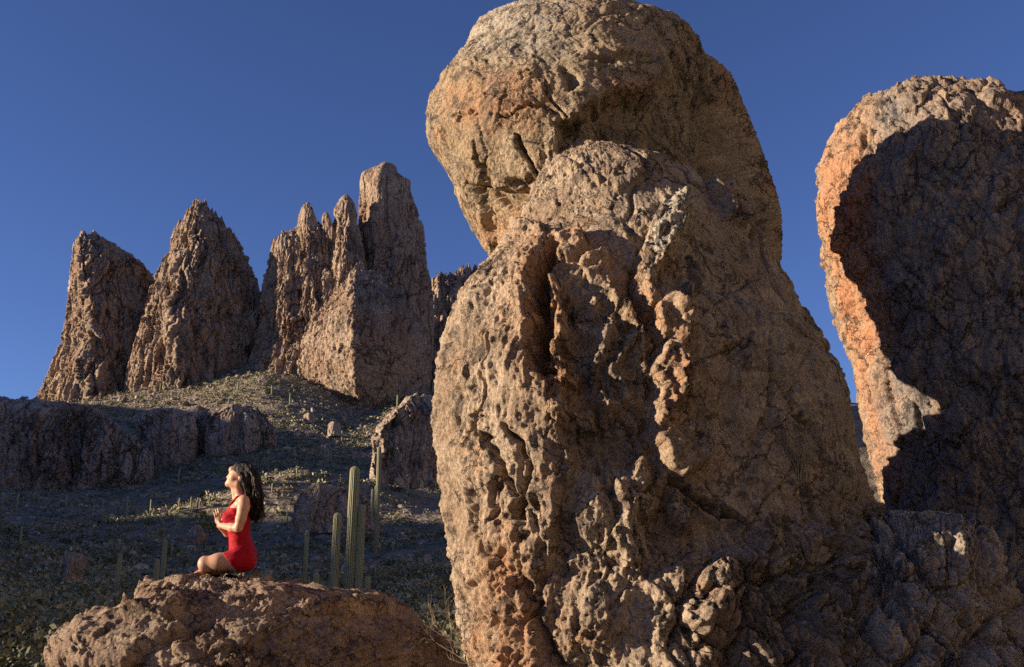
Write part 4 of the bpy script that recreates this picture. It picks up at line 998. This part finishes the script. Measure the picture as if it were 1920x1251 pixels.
    for k in range(70):
        a = rs.uniform(-1, 1); q = rs.rand(); fr_ = rs.rand() < .35
        if fr_:   # locks falling past the cheek and ear
            p0 = bp(440 + 8 * q, 872 + 4 * q, a * .06); p1 = bp(449 + 5 * q, 888 + 3 * q, (-1 if a < 0 else 1) * .080); p2 = bp(456 + 7 * q, 908 + 4 * q, (-1 if a < 0 else 1) * .085); p3 = bp(463 + 8 * q, 926 + 10 * rs.rand(), (-1 if a < 0 else 1) * (.05 + .03 * rs.rand()))
        else:
            p0 = bp(452 + 18 * q, 870 + 4 * abs(q - .3), a * .07); p1 = bp(470 + 12 * q, 890 + 8 * q, a * .095); p2 = bp(473 + 13 * q, 925 + 8 * q, a * .095); p3 = bp(472 + 16 * rs.rand(), 950 + 30 * rs.rand(), a * .06)
        r = .009 + .006 * rs.rand(); hf.chain([p0, p1, p2, p3], [r * .8, r, r * .9, r * .25], .006)
    face_c = np.array(bp(436.5, 896)); fx, fz = math.cos(R(-23)), math.sin(R(-23))
    def hair(G):
        d = hf(G)
        G2 = G + .018 * np.stack([perlin(G, 9, 31), perlin(G, 9, 33), 0 * G[..., 0]], -1)
        d = d + .013 * fbm(G2, (34, 34, 9), 4, 4, .6) + .012 * perlin(G, 11, 35)
        p = G - face_c; cut = np.sqrt(((p[..., 0]) / .064) ** 2 + (p[..., 1] / .074) ** 2 + (p[..., 2] / .088) ** 2) - 1
        return np.maximum(d, -cut * .06)
    V, Q = nets(hair, *bounds(428, 988, 496, 862, .13), .0043)
    b = NB('dark_hair'); v = b.coord((1, 1, .25))
    hm = b.done(b.mix(b.ramp(b.noise(v, 60, 5, .7), .42, .68), (.008, .006, .005), (.032, .022, .016)), .55, b.bump(b.noise(v, 150, 4, .7), .8, .006))
    b.p.inputs['Specular IOR Level'].default_value = .22
    ho = link_mesh('hair', V, Q, hm, root)
    # loose wisps
    bm = bmesh.new()
    for k in range(260):
        q = rs.rand(); a = rs.uniform(-1, 1)
        if k < 60: pts = [bp(442 + 10 * q, 871, a * .05), bp(451 + 8 * q, 885 + 6 * rs.rand(), -.082 - .012 * rs.rand()), bp(459 + 8 * q, 908, -.092), bp(464 + 12 * q, 930 + 14 * rs.rand(), -.075)]
        else:
            e = rs.rand(); pts = [bp(460 + 14 * q, 869 + 6 * q, a * .06), bp(480 + 8 * e, 892, a * .09), bp(484 + 8 * e, 925, a * .09), bp(478 + 18 * e, 950 + 34 * rs.rand(), a * .06 + .02)]
        P_ = np.array(pts); t = np.linspace(0, 1, 12)[:, None]; ph = rs.rand() * 6
        B = (1 - t) ** 3 * P_[0] + 3 * t * (1 - t) ** 2 * P_[1] * 1.0 + 3 * t * t * (1 - t) * P_[2] + t ** 3 * P_[3]
        B = B + np.stack([.008 * np.sin(ph + 9 * t[:, 0]), .006 * np.cos(ph + 8 * t[:, 0]), 0 * t[:, 0]], -1) * t
        tube(bm, B, [.0026 * (1 - .75 * i / 11) for i in range(12)], 4)
    bm_obj('wisps', bm, hm, ho)
    return root
def tube(bm, pts, rad, n=6):
    pts = [Vector(p) for p in pts]; prev = None; up = Vector((.3, .2, .9))
    for i, p in enumerate(pts):
        t = (pts[min(i + 1, len(pts) - 1)] - pts[max(i - 1, 0)]).normalized()
        x = t.cross(up).normalized(); y = t.cross(x)
        ring = [bm.verts.new(p + (x * math.cos(2 * math.pi * k / n) + y * math.sin(2 * math.pi * k / n)) * rad[i]) for k in range(n)]
        if prev:
            for k in range(n): bm.faces.new((prev[k], prev[(k + 1) % n], ring[(k + 1) % n], ring[k]))
        prev = ring
def bm_obj(name, bm, mat, parent=None, smooth=True):
    me = bpy.data.meshes.new(name); bm.normal_update(); bm.to_mesh(me); bm.free(); me.materials.append(mat)
    if smooth: me.polygons.foreach_set('use_smooth', np.ones(len(me.polygons), bool))
    o = bpy.data.objects.new(name, me); COL.objects.link(o); o.parent = parent; return o
build_person()

# ================================================================== SMALL PLANTS
M['twig'] = foliage_mat('bare_twigs', (.26, .20, .14), (.34, .27, .19), (.42, .35, .26))
M['straw'] = foliage_mat('dry_grass', (.30, .25, .17), (.38, .33, .23), (.42, .37, .28))
M['cholla_spines'] = foliage_mat('cholla_spines', (.30, .29, .22), (.38, .37, .28), (.42, .41, .33))
M['cholla_stem'] = foliage_mat('cholla_stem', (.06, .05, .04), (.08, .065, .05), (.09, .075, .06))
M['verde'] = foliage_mat('palo_verde_leaves', (.16, .17, .045), (.24, .23, .07), (.30, .28, .10))
def dry_shrub():
    rs = random.Random(4); bm = bmesh.new(); base = atv(905, 1262, 7.4)
    def branch(p, d, L, r, lev):
        pts = [p]; q = p.copy(); dd = d.normalized()
        n = 6
        for i in range(n):
            dd = (dd + Vector((rs.uniform(-1, 1), rs.uniform(-1, 1), rs.uniform(-.8, .9))) * .22).normalized(); q = q + dd * L / n; pts.append(q)
            if lev < 3 and i > 0 and rs.random() < (.75 if lev < 2 else .5):
                branch(q, (dd + Vector((rs.uniform(-1, 1), rs.uniform(-1, 1), rs.uniform(-.6, 1))) * .9), L * rs.uniform(.3, .55), r * .6, lev + 1)
        tube(bm, pts, [r * (1 - .7 * i / n) for i in range(n + 1)], 4)
    for k in range(8):
        tgt = atv(rs.choice([818, 826, 835, 845, 852, 860, 838, 822, 858, 866, 842]), rs.uniform(1105, 1235), 7.4 + rs.uniform(-.25, .25)) - base
        branch(Vector((0, 0, -.02)), tgt, tgt.length * rs.uniform(.75, .95), .0042, 0)
    o = bm_obj('dry_shrub', bm, M['twig']); o.location = base
    tag(o, 'leafless pale twiggy shrub growing against the lower left edge of the pillar', 'shrub')
dry_shrub()
def dry_grass():
    u, v = proj(PILLAR_P); m = np.hypot(u - 1502, v - 893) + (PILLAR_P[..., 1] > 6) * 1e4
    base = Vector(PILLAR_P.reshape(-1, 3)[m.argmin()]); rs = random.Random(2); bm = bmesh.new()
    for k in range(34):
        h = rs.uniform(.10, .34); a = rs.uniform(-.5, .35); b_ = rs.uniform(-.5, -.05); o_ = Vector((rs.uniform(-.05, .05), rs.uniform(-.04, .02), -.02))
        tube(bm, [o_ + Vector((a * h * t * t, b_ * h * t * .7 - .02 * t, h * t)) for t in np.linspace(0, 1, 6)], [.0022 * (1 - .7 * t) for t in np.linspace(0, 1, 6)], 4)
    o = bm_obj('grass_tuft', bm, M['straw']); o.location = base
    tag(o, 'thin dry grass tuft growing from a crack in the shaded side of the pillar', 'grass')
dry_grass()
def cholla(label, u, vb, vt, seed, D):
    rs = random.Random(seed); p = at(u, vb, D); x, y = float(p[0]), float(p[1]); z = float(ground_z(np.array([x]), np.array([y]))[0])
    H = max(float(at(u, vt, D)[2]) - z, .5)
    t = thing('cholla_cactus', label, 'cactus', (x, y, z - .05), 'cholla cacti below the three stemmed saguaro')
    bm = bmesh.new(); bs = bmesh.new()
    tube(bm, [Vector((0, 0, 0)), Vector((.03, 0, H * .3)), Vector((.0, .02, H * .62))], [.07, .06, .05], 7)
    for k in range(16):
        a = rs.uniform(0, 6.28); s0 = Vector((0, 0, H * rs.uniform(.35, .62))); d = Vector((math.cos(a), math.sin(a), rs.uniform(.1, 1.1))).normalized()
        q = s0; 
        for m in range(rs.choice([2, 3, 3])):
            L = rs.uniform(.14, .22); e = q + d * L
            tube(bs, [q, q.lerp(e, .2), q.lerp(e, .8), e], [.02, .048, .05, .012], 7)
            for i in range(26):   # spines
                c = q.lerp(e, rs.random()); dr = Vector((rs.gauss(0, 1), rs.gauss(0, 1), rs.gauss(0, 1))).normalized(); sd = dr.orthogonal().normalized() * .006
                bs.faces.new([bs.verts.new(c + dr * .04 - sd), bs.verts.new(c + dr * .04 + sd), bs.verts.new(c + dr * .095)])
            q = e; d = (d + Vector((rs.uniform(-.6, .6), rs.uniform(-.6, .6), rs.uniform(-.2, .8)))).normalized()
    bm_obj('stem', bm, M['cholla_stem'], t); bm_obj('joints', bs, M['cholla_spines'], t)
cholla('pale bushy cholla on the scrub slope between the three stemmed saguaro and the pillar', 776, 1110, 1058, 1, 44)
cholla('cholla with a dark bare trunk nearest the pillar edge', 806, 1098, 1052, 2, 48)
cholla('small pale cholla just above the right shoulder of the domed rock', 702, 1132, 1100, 3, 40)
cholla('pale cholla up the slope behind the top of the three stemmed saguaro', 677, 945, 923, 4, 108)
def bush(label, u, vb, wpx, hpx, seed, mat, name='bush', D=None, trunk=True, nl=420, grp=None, tn=.5):
    if D: 
        p = at(u, vb, D); x, y = float(p[0]), float(p[1]); z = float(p[2])
    else: x, y, z = ray_ground(u, vb)
    k = F / y; rs = np.random.RandomState(seed); W, H = wpx / k, hpx / k
    t = thing(name, label, 'bush', (x, y, z), grp)
    cl = rs.normal(size=(14, 3)); cl /= np.linalg.norm(cl, axis=1)[:, None]; cl *= rs.rand(14, 1) ** .5 * np.array([W * .38, W * .38, H * .30]); cl[:, 2] += H * .58
    rep_ = np.repeat(cl, nl // 14, 0); n = len(rep_)
    c = rep_ + rs.normal(size=(n, 3)) * np.array([W, W, H]) * .085
    a = rs.normal(size=(n, 3)); a /= np.linalg.norm(a, axis=1)[:, None]; b_ = np.cross(a, rs.normal(size=(n, 3))); b_ /= np.linalg.norm(b_, axis=1)[:, None]
    s_ = W * .045 * (.6 + rs.rand(n, 1))
    V = np.stack([c - a * s_, c + b_ * s_ * .5, c + a * s_, c - b_ * s_ * .5], 1).reshape(-1, 3)
    link_mesh('foliage', V, np.arange(len(V)).reshape(-1, 4), mat, t, dict(tone=np.repeat(np.clip(tn + rs.normal(size=n) * .25, 0, 1), 4)), smooth=False)
    bm = bmesh.new()
    for q in cl[:7]: tube(bm, [Vector((0, 0, -.1)), Vector(q) * .5 + Vector((0, 0, H * .05)), Vector(q)], [W * .02, W * .014, W * .005], 5)
    bm_obj('stem', bm, M['twig'], t)
bush('bright yellow green palo verde bush catching sun above a saguaro column', 302, 1014, 24, 24, 11, M['verde'], 'palo_verde', D=64, tn=.8)
bush('yellow green bush behind the pressed hands of the woman', 388, 1000, 34, 26, 12, M['verde'], 'palo_verde')
bush('small olive bush above and beside the hands of the woman', 380, 975, 22, 16, 13, M['verde'], 'palo_verde', tn=.3)
bush('round green bush on the ridge line below the shaded tower face', 716, 768, 13, 13, 14, M['verde'], 'palo_verde')
bush('dark green bush on top of the cliff band', 46, 752, 16, 12, 15, M['scrub'], 'bush', D=262, tn=.2)
